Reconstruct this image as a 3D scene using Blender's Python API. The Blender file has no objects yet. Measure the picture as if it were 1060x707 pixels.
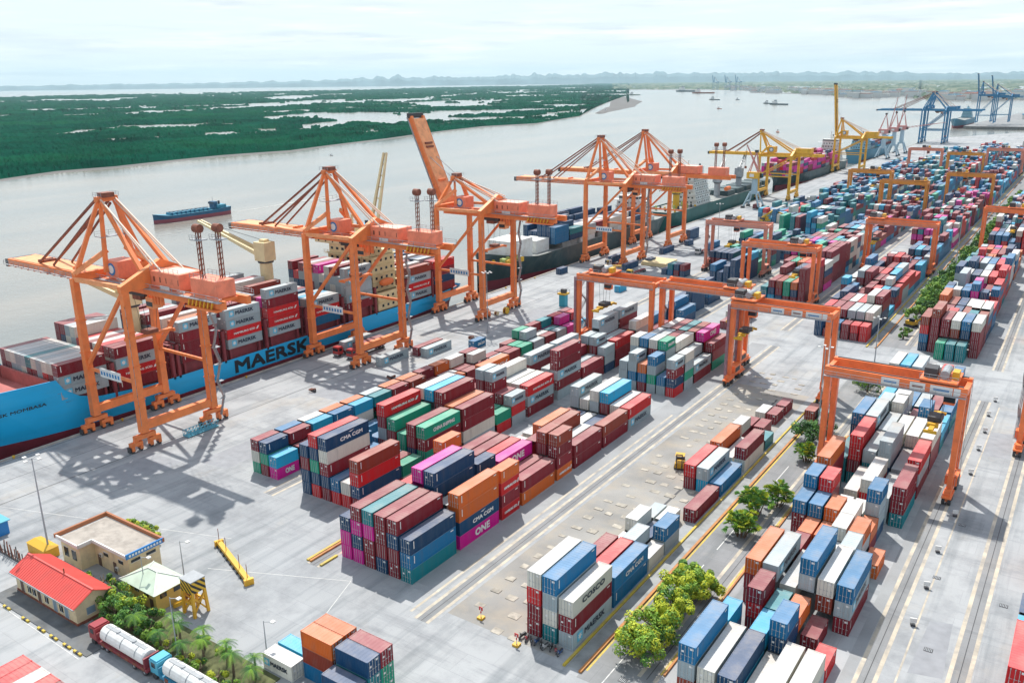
import bpy, bmesh, math, random
from math import sin, cos, tan, pi, radians, sqrt, atan2
from mathutils import Vector, Matrix, noise
from mathutils.bvhtree import BVHTree

S = bpy.context.scene
C = S.collection
random.seed(7)

# ------------------------------------------------------------------ camera
CF, CPITCH, CROLL, CYAW, CH = 887.41, radians(16.84), radians(0.64), radians(34.56), 81.38
cF = Vector((-sin(CYAW)*cos(CPITCH), cos(CYAW)*cos(CPITCH), -sin(CPITCH)))
cR = Vector((cos(CYAW), sin(CYAW), 0))
cD = cF.cross(cR)
ax = cR*cos(CROLL) + cD*sin(CROLL)
ay = -(cD*cos(CROLL) - cR*sin(CROLL))
cam_d = bpy.data.cameras.new('camera')
cam = bpy.data.objects.new('camera', cam_d); C.objects.link(cam)
M3 = Matrix((ax, ay, -cF)).transposed()
cam.matrix_world = Matrix.Translation((0, 0, CH)) @ M3.to_4x4()
cam_d.sensor_width = 36.0
cam_d.lens = 36.0*CF/1060.0
cam_d.clip_start = 1.0
cam_d.clip_end = 60000.0
S.camera = cam

# ------------------------------------------------------------------ world + sun
SUN_AZ = radians(-42.5)        # azimuth from +Y towards +X
SUN_EL = radians(57)
SKY_STRENGTH = 0.122
W = bpy.data.worlds.new('World'); S.world = W; W.use_nodes = True
nt = W.node_tree; nt.nodes.clear()
def wn(t, **k):
    n = nt.nodes.new(t)
    for a, b in k.items(): setattr(n, a, b)
    return n
out = wn('ShaderNodeOutputWorld'); bg = wn('ShaderNodeBackground')
sky = wn('ShaderNodeTexSky', sky_type='NISHITA', sun_disc=False)
sky.sun_elevation = SUN_EL
sky.sun_rotation = SUN_AZ % (2*pi)
sky.air_density = 1.0; sky.dust_density = 1.2; sky.ozone_density = 1.0; sky.altitude = 80
tc = wn('ShaderNodeTexCoord'); mp = wn('ShaderNodeMapping'); mp.inputs['Scale'].default_value = (1.0, 1.0, 13.0)
n1 = wn('ShaderNodeTexNoise'); n1.inputs['Scale'].default_value = 4.2; n1.inputs['Detail'].default_value = 7; n1.inputs['Roughness'].default_value = 0.58
cr = wn('ShaderNodeValToRGB'); cr.color_ramp.elements[0].position = 0.40; cr.color_ramp.elements[1].position = 0.60
n2 = wn('ShaderNodeTexNoise'); n2.inputs['Scale'].default_value = 7.0; n2.inputs['Detail'].default_value = 6; n2.inputs['Roughness'].default_value = 0.6
cr2 = wn('ShaderNodeValToRGB'); cr2.color_ramp.elements[0].position = 0.38; cr2.color_ramp.elements[1].position = 0.62
cr2.color_ramp.elements[0].color = (4.6, 5.05, 5.35, 1); cr2.color_ramp.elements[1].color = (6.7, 6.85, 6.9, 1)
mx = wn('ShaderNodeMixRGB'); mx.inputs[0].default_value = 0.5
base = wn('ShaderNodeMixRGB'); base.inputs[0].default_value = 0.80; base.inputs[2].default_value = (5.1, 5.75, 6.1, 1)
L_ = nt.links.new
L_(tc.outputs['Generated'], mp.inputs['Vector']); L_(mp.outputs[0], n1.inputs['Vector']); L_(mp.outputs[0], n2.inputs['Vector'])
L_(n1.outputs['Fac'], cr.inputs[0]); L_(n2.outputs['Fac'], cr2.inputs[0])
L_(sky.outputs[0], base.inputs[1]); L_(base.outputs[0], mx.inputs[1]); L_(cr2.outputs[0], mx.inputs[2]); L_(cr.outputs[0], mx.inputs[0])
sep = wn('ShaderNodeSeparateXYZ'); L_(tc.outputs['Generated'], sep.inputs[0])
el = wn('ShaderNodeMapRange'); el.inputs['From Min'].default_value = 0.10; el.inputs['From Max'].default_value = 0.45; el.inputs['To Min'].default_value = 0.88; el.inputs['To Max'].default_value = 0.5
L_(sep.outputs[2], el.inputs['Value']); L_(el.outputs[0], base.inputs[0])
el2 = wn('ShaderNodeMapRange'); el2.inputs['From Min'].default_value = 0.12; el2.inputs['From Max'].default_value = 0.5; el2.inputs['To Min'].default_value = 1.0; el2.inputs['To Max'].default_value = 0.35
ml = wn('ShaderNodeMath', operation='MULTIPLY'); L_(sep.outputs[2], el2.inputs['Value']); L_(cr.outputs[0], ml.inputs[0]); L_(el2.outputs[0], ml.inputs[1]); L_(ml.outputs[0], mx.inputs[0])
L_(mx.outputs[0], bg.inputs['Color']); bg.inputs['Strength'].default_value = SKY_STRENGTH
L_(bg.outputs[0], out.inputs['Surface'])

sd = bpy.data.lights.new('sun', 'SUN'); sd.energy = 3.65; sd.angle = radians(0.8); sd.color = (1.0, 0.955, 0.88)
so = bpy.data.objects.new('sun', sd); C.objects.link(so)
sdir = Vector((sin(SUN_AZ)*cos(SUN_EL), cos(SUN_AZ)*cos(SUN_EL), sin(SUN_EL)))
so.rotation_euler = sdir.to_track_quat('Z', 'Y').to_euler(); so.location = (0, 0, 300)

S.view_settings.view_transform = 'Standard'
S.view_settings.look = 'None'
S.view_settings.exposure = 0.54
S.view_settings.gamma = 1.0
try: S.cycles.volume_bounces = 0; S.cycles.max_bounces = 6; S.cycles.diffuse_bounces = 3
except Exception: pass

# ------------------------------------------------------------------ materials
MATS = {}
def mat(name, col, rough=0.7, var=0.0, vscale=1.0, dirt=None, dirt_amt=0.0, dscale=0.3, bump=0.0, bscale=1.0, metal=0.0, spec=0.5, objvar=0.0, stretch=None, emis=None):
    if name in MATS: return MATS[name]
    m = bpy.data.materials.new(name); m.use_nodes = True
    t = m.node_tree; b = t.nodes['Principled BSDF']
    b.inputs['Roughness'].default_value = rough; b.inputs['Metallic'].default_value = metal
    b.inputs['Specular IOR Level'].default_value = spec
    ln = t.links.new
    co = t.nodes.new('ShaderNodeTexCoord'); src = co.outputs['Object']
    if stretch:
        mm = t.nodes.new('ShaderNodeMapping'); mm.inputs['Scale'].default_value = stretch
        ln(src, mm.inputs['Vector']); src = mm.outputs[0]
    rgb = t.nodes.new('ShaderNodeRGB'); rgb.outputs[0].default_value = (*col, 1)
    cur = rgb.outputs[0]
    if objvar > 0:
        oi = t.nodes.new('ShaderNodeObjectInfo')
        hs = t.nodes.new('ShaderNodeHueSaturation')
        ma = t.nodes.new('ShaderNodeMapRange'); ma.inputs['To Min'].default_value = 1-objvar; ma.inputs['To Max'].default_value = 1+objvar
        ln(oi.outputs['Random'], ma.inputs['Value']); ln(ma.outputs[0], hs.inputs['Value']); ln(cur, hs.inputs['Color']); cur = hs.outputs[0]
    if var > 0:
        n = t.nodes.new('ShaderNodeTexNoise'); n.inputs['Scale'].default_value = vscale; n.inputs['Detail'].default_value = 5
        ln(src, n.inputs['Vector'])
        hs = t.nodes.new('ShaderNodeHueSaturation'); ma = t.nodes.new('ShaderNodeMapRange')
        ma.inputs['From Min'].default_value = 0.3; ma.inputs['From Max'].default_value = 0.7
        ma.inputs['To Min'].default_value = 1-var; ma.inputs['To Max'].default_value = 1+var
        ln(n.outputs['Fac'], ma.inputs['Value']); ln(ma.outputs[0], hs.inputs['Value']); ln(cur, hs.inputs['Color']); cur = hs.outputs[0]
    if dirt:
        n = t.nodes.new('ShaderNodeTexNoise'); n.inputs['Scale'].default_value = dscale; n.inputs['Detail'].default_value = 8; n.inputs['Roughness'].default_value = 0.65
        ln(src, n.inputs['Vector'])
        ma = t.nodes.new('ShaderNodeMapRange'); ma.inputs['From Min'].default_value = 0.45; ma.inputs['From Max'].default_value = 0.7; ma.inputs['To Max'].default_value = dirt_amt
        ln(n.outputs['Fac'], ma.inputs['Value'])
        mi = t.nodes.new('ShaderNodeMixRGB'); mi.inputs[2].default_value = (*dirt, 1)
        ln(ma.outputs[0], mi.inputs[0]); ln(cur, mi.inputs[1]); cur = mi.outputs[0]
    ln(cur, b.inputs['Base Color'])
    if bump > 0:
        n = t.nodes.new('ShaderNodeTexNoise'); n.inputs['Scale'].default_value = bscale; n.inputs['Detail'].default_value = 6
        ln(src, n.inputs['Vector'])
        bu = t.nodes.new('ShaderNodeBump'); bu.inputs['Strength'].default_value = bump; bu.inputs['Distance'].default_value = 0.1
        ln(n.outputs['Fac'], bu.inputs['Height']); ln(bu.outputs[0], b.inputs['Normal'])
    if emis:
        b.inputs['Emission Color'].default_value = (*emis, 1); b.inputs['Emission Strength'].default_value = 1
    MATS[name] = m
    return m

# ------------------------------------------------------------------ mesh helpers
class MB:
    def __init__(s): s.v = []; s.f = []; s.m = []; s.mats = []
    def mi(s, m):
        if m is None: return 0
        if m not in s.mats: s.mats.append(m)
        return s.mats.index(m)
    def quad(s, pts, m=None):
        i = len(s.v); s.v += [tuple(p) for p in pts]; s.f.append(tuple(range(i, i+len(pts)))); s.m.append(s.mi(m))
    def box(s, x0, y0, z0, x1, y1, z1, m=None):
        i = len(s.v)
        s.v += [(x0,y0,z0),(x1,y0,z0),(x1,y1,z0),(x0,y1,z0),(x0,y0,z1),(x1,y0,z1),(x1,y1,z1),(x0,y1,z1)]
        k = s.mi(m)
        for q in ((0,3,2,1),(4,5,6,7),(0,1,5,4),(1,2,6,5),(2,3,7,6),(3,0,4,7)):
            s.f.append(tuple(i+a for a in q)); s.m.append(k)
    def beam(s, p, q, w, h=None, m=None, w2=None, h2=None, up=(0,0,1)):
        p = Vector(p); q = Vector(q); h = h or w; w2 = w if w2 is None else w2; h2 = h if h2 is None else h2
        d = (q-p).normalized(); u = Vector(up)
        if abs(d.dot(u)) > 0.98: u = Vector((0, 1, 0))
        a = d.cross(u).normalized(); b = a.cross(d).normalized()
        i = len(s.v)
        for (o, ww, hh) in ((p, w, h), (q, w2, h2)):
            for sa, sb in ((-1,-1),(1,-1),(1,1),(-1,1)):
                s.v.append(tuple(o + a*sa*ww/2 + b*sb*hh/2))
        k = s.mi(m)
        for f in ((0,1,2,3),(7,6,5,4),(0,4,5,1),(1,5,6,2),(2,6,7,3),(3,7,4,0)):
            s.f.append(tuple(i+a_ for a_ in f)); s.m.append(k)
    def tube(s, p, q, r, r2=None, n=8, m=None, cap=True):
        p = Vector(p); q = Vector(q); r2 = r if r2 is None else r2
        d = (q-p).normalized(); u = Vector((0,0,1))
        if abs(d.dot(u)) > 0.98: u = Vector((0,1,0))
        a = d.cross(u).normalized(); b = a.cross(d).normalized()
        i = len(s.v); k = s.mi(m)
        for o, rr in ((p, r), (q, r2)):
            for j in range(n):
                t = 2*pi*j/n; s.v.append(tuple(o + a*cos(t)*rr + b*sin(t)*rr))
        for j in range(n):
            j2 = (j+1) % n
            s.f.append((i+j, i+n+j, i+n+j2, i+j2)); s.m.append(k)
        if cap:
            s.f.append(tuple(i+j for j in range(n))); s.m.append(k)
            s.f.append(tuple(i+n+j for j in reversed(range(n)))); s.m.append(k)
    def rail(s, p, q, h=1.1, n=None, m=None, t=0.07):
        p = Vector(p); q = Vector(q); L = (q-p).length; n = n or max(1, int(L/2.5))
        Z = Vector((0, 0, 1))
        s.beam(p+Z*h, q+Z*h, t, t, m); s.beam(p+Z*h*.5, q+Z*h*.5, t*.8, t*.8, m)
        for i in range(n+1):
            o = p.lerp(q, i/n); s.beam(o, o+Z*h, t, t, m)
    def mesh(s, name, mats=None):
        me = bpy.data.meshes.new(name); me.from_pydata(s.v, [], s.f)
        ms = mats or s.mats
        for m in ms: me.materials.append(m)
        if s.m and len(ms) > 1: me.polygons.foreach_set('material_index', s.m)
        me.update(); return me
    def obj(s, name, mt=None, parent=None, loc=None, smooth=False):
        me = s.mesh(name, [mt] if mt is not None and not s.mats else None)
        if mt is not None and not me.materials: me.materials.append(mt)
        if smooth: me.polygons.foreach_set('use_smooth', [True]*len(me.polygons))
        o = bpy.data.objects.new(name, me); C.objects.link(o)
        if parent: o.parent = parent
        if loc: o.location = loc
        return o
def add(name, me, parent=None, loc=(0,0,0), rot=None):
    o = bpy.data.objects.new(name, me); C.objects.link(o); o.parent = parent; o.location = loc
    if rot: o.rotation_euler = rot
    return o
def empty(name, loc=(0,0,0), rz=0):
    o = bpy.data.objects.new(name, None); C.objects.link(o); o.location = loc; o.rotation_euler = (0,0,rz); o.empty_display_size = 0.5
    return o
def tag(o, label, cat, group=None, kind=None):
    o['label'] = label; o['category'] = cat
    if group: o['group'] = group
    if kind: o['kind'] = kind
    return o
def struct(o): o['kind'] = 'structure'; return o
def copy_tree(o, parent=None):
    c = o.copy(); C.objects.link(c); c.parent = parent
    for ch in list(o.children): copy_tree(ch, c)
    return c
_txt = {}
def text_mesh(s, bold=0.0):
    """letters as filled flat mesh, unit height ~1, centred, lying in XY plane"""
    if s in _txt: return _txt[s]
    cu = bpy.data.curves.new('letters', 'FONT'); cu.body = s; cu.size = 1.0; cu.offset = 0.0; cu.extrude = 0.0
    cu.align_x = 'CENTER'; cu.align_y = 'CENTER'; cu.resolution_u = 2
    o = bpy.data.objects.new('letters', cu); C.objects.link(o)
    dg = bpy.context.evaluated_depsgraph_get(); dg.update()
    me = bpy.data.meshes.new_from_object(o.evaluated_get(dg))
    vs = [tuple(v.co) for v in me.vertices]; fs = [tuple(p.vertices) for p in me.polygons]
    bpy.data.objects.remove(o); bpy.data.curves.remove(cu); bpy.data.meshes.remove(me)
    w = max(v[0] for v in vs)-min(v[0] for v in vs); h = max(v[1] for v in vs)-min(v[1] for v in vs)
    cx = (max(v[0] for v in vs)+min(v[0] for v in vs))/2; cy = (max(v[1] for v in vs)+min(v[1] for v in vs))/2
    vs = [((v[0]-cx)/w, (v[1]-cy)/h) for v in vs]      # normalised to a 1 x 1 box
    _txt[s] = (vs, fs); return _txt[s]
def put_text(mb, s, origin, ux, uy, w, h, m, bold=0.02):
    """write s onto plane: origin centre, ux text direction, uy up"""
    vs, fs = text_mesh(s, bold); o = Vector(origin); ux = Vector(ux); uy = Vector(uy)
    i = len(mb.v); k = mb.mi(m)
    nn = ux.cross(uy); e = h*(.02+bold*1.0)
    for q, (sx, sy) in enumerate(((-1, -1), (1, -1), (-1, 1), (1, 1))):
        i = len(mb.v)
        for a, b in vs: mb.v.append(tuple(o + ux*(a*(w-2*e)+sx*e) + uy*(b*(h-2*e)+sy*e) + nn*.0025*q))
        for f in fs: mb.f.append(tuple(i+j for j in f)); mb.m.append(k)
# ================================================================== SETTING
def bend(Y): return -0.0105*max(0.0, Y-260.0)       # the quay line swings very slightly towards the river

m_quay = bpy.data.materials.new('quay concrete'); m_quay.use_nodes = True
def build_ground_mat(m, c0, c1, c2):
    t = m.node_tree; b = t.nodes['Principled BSDF']; ln = t.links.new; N = t.nodes.new
    b.inputs['Roughness'].default_value = 0.8; b.inputs['Specular IOR Level'].default_value = 0.35
    co = N('ShaderNodeTexCoord')
    def noise_(scale, det=6, rough=0.6, st=None):
        n = N('ShaderNodeTexNoise'); n.inputs['Scale'].default_value = scale; n.inputs['Detail'].default_value = det; n.inputs['Roughness'].default_value = rough
        if st:
            mm = N('ShaderNodeMapping'); mm.inputs['Scale'].default_value = st; ln(co.outputs['Object'], mm.inputs['Vector']); ln(mm.outputs[0], n.inputs['Vector'])
        else: ln(co.outputs['Object'], n.inputs['Vector'])
        return n.outputs['Fac']
    def rng(s, a, b_, c=0.0, d=1.0):
        r = N('ShaderNodeMapRange'); r.inputs['From Min'].default_value = a; r.inputs['From Max'].default_value = b_
        r.inputs['To Min'].default_value = c; r.inputs['To Max'].default_value = d; ln(s, r.inputs['Value']); return r.outputs[0]
    def mix(f, a, b_):
        x = N('ShaderNodeMixRGB')
        if isinstance(f, float): x.inputs[0].default_value = f
        else: ln(f, x.inputs[0])
        for i, c in ((1, a), (2, b_)):
            if isinstance(c, tuple): x.inputs[i].default_value = (*c, 1)
            else: ln(c, x.inputs[i])
        return x.outputs[0]
    cur = mix(rng(noise_(0.02, 5), 0.35, 0.65), c0, c1)
    cur = mix(rng(noise_(0.11, 9, 0.7), 0.46, 0.70, 0, 0.65), cur, c2)
    cur = mix(rng(noise_(1.0, 5, 0.6, (0.35, 0.02, 1)), 0.5, 0.72, 0, 0.5), cur, (c2[0]*.6, c2[1]*.7, c2[2]*.72))     # tyre streaks along the lanes
    cur = mix(rng(noise_(0.05, 9, 0.75, (1, .6, 1)), 0.55, 0.75, 0, 0.55), cur, (0.40, 0.345, 0.27))                      # rusty dust
    # slab joints + repair patches: brick pattern
    br = N('ShaderNodeTexBrick'); br.inputs['Scale'].default_value = 1.0; br.inputs['Mortar Size'].default_value = 0.03
    br.inputs['Brick Width'].default_value = 9.0; br.inputs['Row Height'].default_value = 4.5
    br.inputs['Color1'].default_value = (0.9, 0.9, 0.9, 1); br.inputs['Color2'].default_value = (1.06, 1.06, 1.06, 1); br.inputs['Mortar'].default_value = (0.62, 0.62, 0.64, 1)
    ln(co.outputs['Object'], br.inputs['Vector'])
    mu = N('ShaderNodeMixRGB'); mu.blend_type = 'MULTIPLY'; mu.inputs[0].default_value = 0.55; ln(cur, mu.inputs[1]); ln(br.outputs['Color'], mu.inputs[2]); cur = mu.outputs[0]
    cur = mix(rng(noise_(1.0, 7, 0.7, (0.02, 0.16, 1)), 0.55, 0.7, 0, 0.5), cur, (c2[0]*.72, c2[1]*.74, c2[2]*.78))
    # small dark oil spots
    cur = mix(rng(noise_(0.9, 2, 0.5), 0.76, 0.84, 0, 0.6), cur, (0.08, 0.08, 0.08))
    ln(cur, b.inputs['Base Color'])
    bu = N('ShaderNodeBump'); bu.inputs['Strength'].default_value = 0.2; bu.inputs['Distance'].default_value = 0.05; ln(noise_(3.0, 6), bu.inputs['Height']); ln(bu.outputs[0], b.inputs['Normal'])
build_ground_mat(m_quay, (0.385, 0.395, 0.405), (0.315, 0.33, 0.345), (0.165, 0.175, 0.19))
m_lane = bpy.data.materials.new('worn asphalt'); m_lane.use_nodes = True
build_ground_mat(m_lane, (0.27, 0.275, 0.28), (0.22, 0.225, 0.235), (0.15, 0.155, 0.16))

mb = MB()
poly = [(-198, -400), (-198, 260), (-208.6, 1262), (-200, 1345), (-120, 1520), (300, 1600), (1500, 1750), (1500, -400)]
mb.quad([(x, y, 0) for x, y in poly], m_quay)
n = len(poly)
m_qw = mat('quay wall concrete', (0.16, 0.155, 0.15), 0.9, var=0.3, vscale=0.4)
for i in range(n):
    a = poly[i]; b = poly[(i+1) % n]
    mb.quad([(a[0], a[1], 0), (b[0], b[1], 0), (b[0], b[1], -6.5), (a[0], a[1], -6.5)], m_qw)
struct(mb.obj('quay_ground'))

# water
m_water = bpy.data.materials.new('river water'); m_water.use_nodes = True
t = m_water.node_tree; b = t.nodes['Principled BSDF']; ln = t.links.new; N = t.nodes.new
b.inputs['Roughness'].default_value = 0.16; b.inputs['IOR'].default_value = 1.33; b.inputs['Specular IOR Level'].default_value = 0.6
co = N('ShaderNodeTexCoord')
mm = N('ShaderNodeMapping'); mm.inputs['Rotation'].default_value = (0, 0, radians(-8)); mm.inputs['Scale'].default_value = (0.012, 0.0022, 1); ln(co.outputs['Object'], mm.inputs['Vector'])
n1 = N('ShaderNodeTexNoise'); n1.inputs['Scale'].default_value = 1; n1.inputs['Detail'].default_value = 6; ln(mm.outputs[0], n1.inputs['Vector'])
cr = N('ShaderNodeValToRGB'); cr.color_ramp.elements[0].position = 0.35; cr.color_ramp.elements[1].position = 0.68
cr.color_ramp.elements[0].color = (0.165, 0.178, 0.17, 1); cr.color_ramp.elements[1].color = (0.285, 0.255, 0.215, 1)
ln(n1.outputs['Fac'], cr.inputs[0]); ln(cr.outputs[0], b.inputs['Base Color'])
n2 = N('ShaderNodeTexNoise'); n2.inputs['Scale'].default_value = 0.25; n2.inputs['Detail'].default_value = 5; ln(co.outputs['Object'], n2.inputs['Vector'])
bu = N('ShaderNodeBump'); bu.inputs['Strength'].default_value = 0.22; bu.inputs['Distance'].default_value = 1.0; ln(n2.outputs['Fac'], bu.inputs['Height']); ln(bu.outputs[0], b.inputs['Normal'])
mb = MB(); mb.quad([(-31000, -1200, -5), (9000, -1200, -5), (9000, 31000, -5), (-31000, 31000, -5)], m_water); struct(mb.obj('water'))

# painted lines, rails, runways: sheets just above the ground
m_cream = mat('worn cream concrete', (0.50, 0.44, 0.35), 0.8, var=0.2, vscale=0.3, dirt=(0.26, 0.25, 0.24), dirt_amt=0.9, dscale=0.35)
m_dark = mat('rail groove', (0.06, 0.06, 0.065), 0.7)
m_yel = mat('kerb yellow', (0.55, 0.40, 0.04), 0.6, dirt=(0.2, 0.17, 0.1), dirt_amt=0.7, dscale=0.5)
m_org = mat('kerb rust orange', (0.48, 0.20, 0.05), 0.7, dirt=(0.2, 0.1, 0.05), dirt_amt=0.7, dscale=0.5)
m_white = mat('road paint white', (0.65, 0.65, 0.63), 0.7, dirt=(0.3, 0.3, 0.3), dirt_amt=0.7, dscale=0.8)
def strips(name, lst, m, z=0.008, h=0.0):
    mb = MB()
    for x, w, y0, y1 in lst:
        ys = [y0] + [y for y in range(260, 1300, 130) if y0 < y < y1] + [y1]
        for a, c in zip(ys, ys[1:]):
            xa, xc = x+bend(a), x+bend(c)
            if h:
                i = len(mb.v)
                mb.v += [(xa-w/2,a,0),(xa+w/2,a,0),(xc+w/2,c,0),(xc-w/2,c,0),(xa-w/2,a,h),(xa+w/2,a,h),(xc+w/2,c,h),(xc-w/2,c,h)]
                for q in ((4,5,6,7),(0,1,5,4),(1,2,6,5),(2,3,7,6),(3,0,4,7)): mb.f.append(tuple(i+k for k in q)); mb.m.append(0)
            else: mb.quad([(xa-w/2, a, z), (xa+w/2, a, z), (xc+w/2, c, z), (xc-w/2, c, z)])
    return struct(mb.obj(name, m))
strips('crane_rail', [(-175.9, .22, -60, 1240), (-196.4, .2, -60, 1240), (-186.2, .14, -60, 1240)], m_dark, 0.012)
strips('quay_kerb', [(-197.65, .6, -60, 1255)], mat('kerb pale', (0.42, 0.38, 0.33), 0.8, var=.2, vscale=.5), h=0.28)
RW = [(-133.6, 104, 252), (-105.3, 90, 196), (-105.3, 201, 262), (-78.7, 88, 262), (-42.9, 95, 258), (-17.2, 92, 243), (-6.3, 90, 245),
      (-139.5, 285, 700), (-111.8, 281, 1100), (-81.7, 281, 1100), (-42.9, 285, 1100), (-17.2, 272, 1100), (-6.3, 272, 1100)]
strips('gantry_runway', [(x, 3.0, a, c) for x, a, c in RW], m_lane, 0.008)
cl = []
for x, a, c in RW: cl += [(x-1.2, .6, a, c), (x+1.2, .6, a, c)]
cl += [(-81.7, .5, 89, 190), (-13.6, .28, 100, 240)]
strips('runway_border', cl, m_cream, 0.016)
strips('runway_centre', [(x, .12, a, c) for x, a, c in RW], m_dark, 0.020)
strips('median_asphalt', [(-46.8, 9.4, 90, 250), (-46.8, 9.4, 280, 1100)], m_lane, 0.006)
strips('grey_lane', [(-83.6, 5.2, 96, 262), (-19.6, 1.6, 95, 240)], mat('lane concrete', (0.29, 0.30, 0.31), 0.85, var=.15, vscale=.15, dirt=(.2, .2, .2), dirt_amt=.5), 0.004)  # darker grey concrete lanes running beside the stacks
strips('yellow_kerb', [(-54.2, .4, 91, 228), (-54.2, .4, 276, 900)], m_yel, h=0.3)
strips('drain_channel', [(-52.9, 1.9, 91.4, 228), (-52.9, 1.9, 276, 900)], mat('drain floor', (0.25, 0.26, 0.26), 0.6, var=.3, vscale=.4), 0.010)
strips('orange_kerb', [(-51.5, .45, 91, 228), (-51.5, .45, 276, 900), (-41.1, .3, 97, 200)], m_org, h=0.32)
strips('runway_stop', [(-107.2, .5, 90.5, 101), (-103.9, .5, 90.5, 94.5)], m_yel, h=0.3)
strips('runway_stop', [(-106.5, .45, 90.5, 101)], m_org, h=0.32)
strips('yellow_edge', [(-50.95, .35, 92, 228), (-41.6, .3, 97, 200)], m_yel, 0.018)
strips('road_line', [(-47.8, .16, 88, 128), (-47.8, .16, 134, 176)], m_white, 0.02)
mb = MB()
for (xa, ya, xb, yb) in ((-176, 70, -125, 88), (-120, 79, -96, 90), (-96, 90, -90, 74), (-140, 53.0, -115, 52.5)):
    d = Vector((xb-xa, yb-ya, 0)).normalized(); nn = Vector((-d.y, d.x, 0))*.05
    mb.quad([Vector((xa, ya, .02))-nn, Vector((xb, yb, .02))-nn, Vector((xb, yb, .02))+nn, Vector((xa, ya, .02))+nn])
struct(mb.obj('lane_marking', m_white))
# darker new-concrete / asphalt patches, storage pads
mb = MB(); r = random.Random(3)
for x0, y0, x1, y1 in ((-173, 88, -162, 104), (-172, 150, -160, 171), (-160, 106, -151, 130), (-118, 60.5, -112, 66), (-12.6, 117, -8.2, 133), (-169, 240, -158, 262), (-120, 262, -90, 276), (-14, 205, -8, 222)):
    mb.quad([(x0, y0, .005), (x1, y0+1.2, .005), (x1-.8, y1, .005), (x0+.5, y1-1, .005)])
struct(mb.obj('repair_patch', mat('patch asphalt', (0.27, 0.28, 0.30), .85, var=.12, vscale=.5)))
mb = MB()
for i in range(5):
    for j in range(34):
        y = 92+j*4.3; x = -74.2+i*3.2
        if r.random() < .3: continue
        w = r.uniform(1.2, 2.1); l = r.uniform(.7, 1.6); x += r.uniform(-.3, .3); y += r.uniform(-.4, .4)
        mb.box(x, y, 0, x+w, y+l, r.choice((.05, .08, .12)))
struct(mb.obj('container_pad', mat('pad concrete', (0.40, 0.365, 0.31), .9, var=.35, vscale=.5, dirt=(.2, .19, .17), dirt_amt=.8, dscale=.7)))
strips('pad_ground', [(-66.5, 20, 92, 222)], mat('pad yard soil', (0.275, 0.268, 0.255), .95, var=.2, vscale=.1, dirt=(.40, .34, .26), dirt_amt=.6, dscale=.16), 0.004)
strips('pad_channel', [(-63.0, .5, 140, 215)], m_dark, 0.014)

# ------------------------------------------------------------------ land across the river
def interp(tab, a):
    if a <= tab[0][0]: return tab[0][1]
    for (a0, v0), (a1, v1) in zip(tab, tab[1:]):
        if a <= a1: return v0+(v1-v0)*(a-a0)/(a1-a0)
    return tab[-1][1]
def shore(pts):
    return sorted((math.degrees(atan2(-x, y)), math.log(math.hypot(x, y))) for x, y in pts)
SH1 = shore([(-860, 60), (-869, 405), (-900, 478), (-894, 540), (-914, 695), (-896, 788), (-950, 1036), (-997, 1212), (-1033, 1407), (-1000, 1549), (-1108, 1917), (-1348, 2651), (-1700, 3350), (-2028, 3884), (-2380, 4650)])
SH2 = shore([(-4100, 7600), (-3500, 7400), (-2778, 7021), (-2300, 6500), (-1930, 5532), (-1574, 5167), (-1250, 4700), (-900, 3801), (-840, 4500), (-800, 4602), (-640, 3650), (-582, 3532), (-290, 3715), (300, 3900), (900, 3800)])
def nz(x, y, s, o=0): return noise.noise(Vector((x/s+o, y/s-o, o*1.7)))
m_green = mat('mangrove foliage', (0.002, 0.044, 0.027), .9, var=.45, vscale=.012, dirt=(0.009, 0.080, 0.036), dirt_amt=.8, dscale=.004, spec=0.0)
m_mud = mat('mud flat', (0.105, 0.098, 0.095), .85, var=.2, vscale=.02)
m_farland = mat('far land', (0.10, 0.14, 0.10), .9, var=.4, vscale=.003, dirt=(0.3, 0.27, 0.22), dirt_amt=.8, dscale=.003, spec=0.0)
def land(name, SH, a0, a1, na, rmax, ratio, pondthr, mt, mud, canopy, seed):
    mb = MB(); rr = random.Random(seed); k1 = mb.mi(mt); k2 = mb.mi(mud)
    rows = []
    f = 1.0
    while f < 80: rows.append(f); f *= ratio
    for i in range(na+1):
        a = a0+(a1-a0)*i/na; rs = math.exp(interp(SH, a)); th = radians(a)
        for j, f in enumerate(rows):
            R = min(rs*f, rmax*(1+j*.0005)); x = -sin(th)*R; y = cos(th)*R
            z = -5+canopy*(0.55+rr.random()*.6+0.8*nz(x, y, 60, seed)*1.0)*(1+min(1.5, R/9000))
            if j == 0: z = -5.6
            elif j == 1: z = -4.55
            elif j == 2: z = -4.2
            elif R > rs*1.06:
                p = nz(x*1.6, y*.8, 260, seed+3)*.6+nz(x, y, 60, seed+9)*.35+nz(x, y, 900, seed+5)*.5
                thr = pondthr - min(.27, max(0, (R-1350)/3800))*1.0
                if p > thr: z = -7
            if j == 0 or j == 1 or j==2: pass
            else: z = max(z, -4.6) if z > -6.5 else z
            mb.v.append((x, y, z))
    nr = len(rows)
    for i in range(na):
        for j in range(nr-1):
            q = (i*nr+j, i*nr+j+1, (i+1)*nr+j+1, (i+1)*nr+j)
            if math.exp(interp(SH, a0))*rows[j] > rmax*1.3: continue
            mb.f.append(q); mb.m.append(k2 if j < 2 else k1)
    return mb.obj(name)
o = land('mangrove_land', SH1, 26.9, 72, 460, 26000, 1.012, .235, m_green, m_mud, 5.0, 2); struct(o)
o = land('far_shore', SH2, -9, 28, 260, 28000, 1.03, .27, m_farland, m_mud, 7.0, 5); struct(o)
mb = MB(); fq = [(-218, 1700), (-205, 1690), (900, 1820), (900, 2900), (-120, 2900), (-190, 2300)]
mb.quad([(x, y, 0) for x, y in fq], m_lane)
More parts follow.
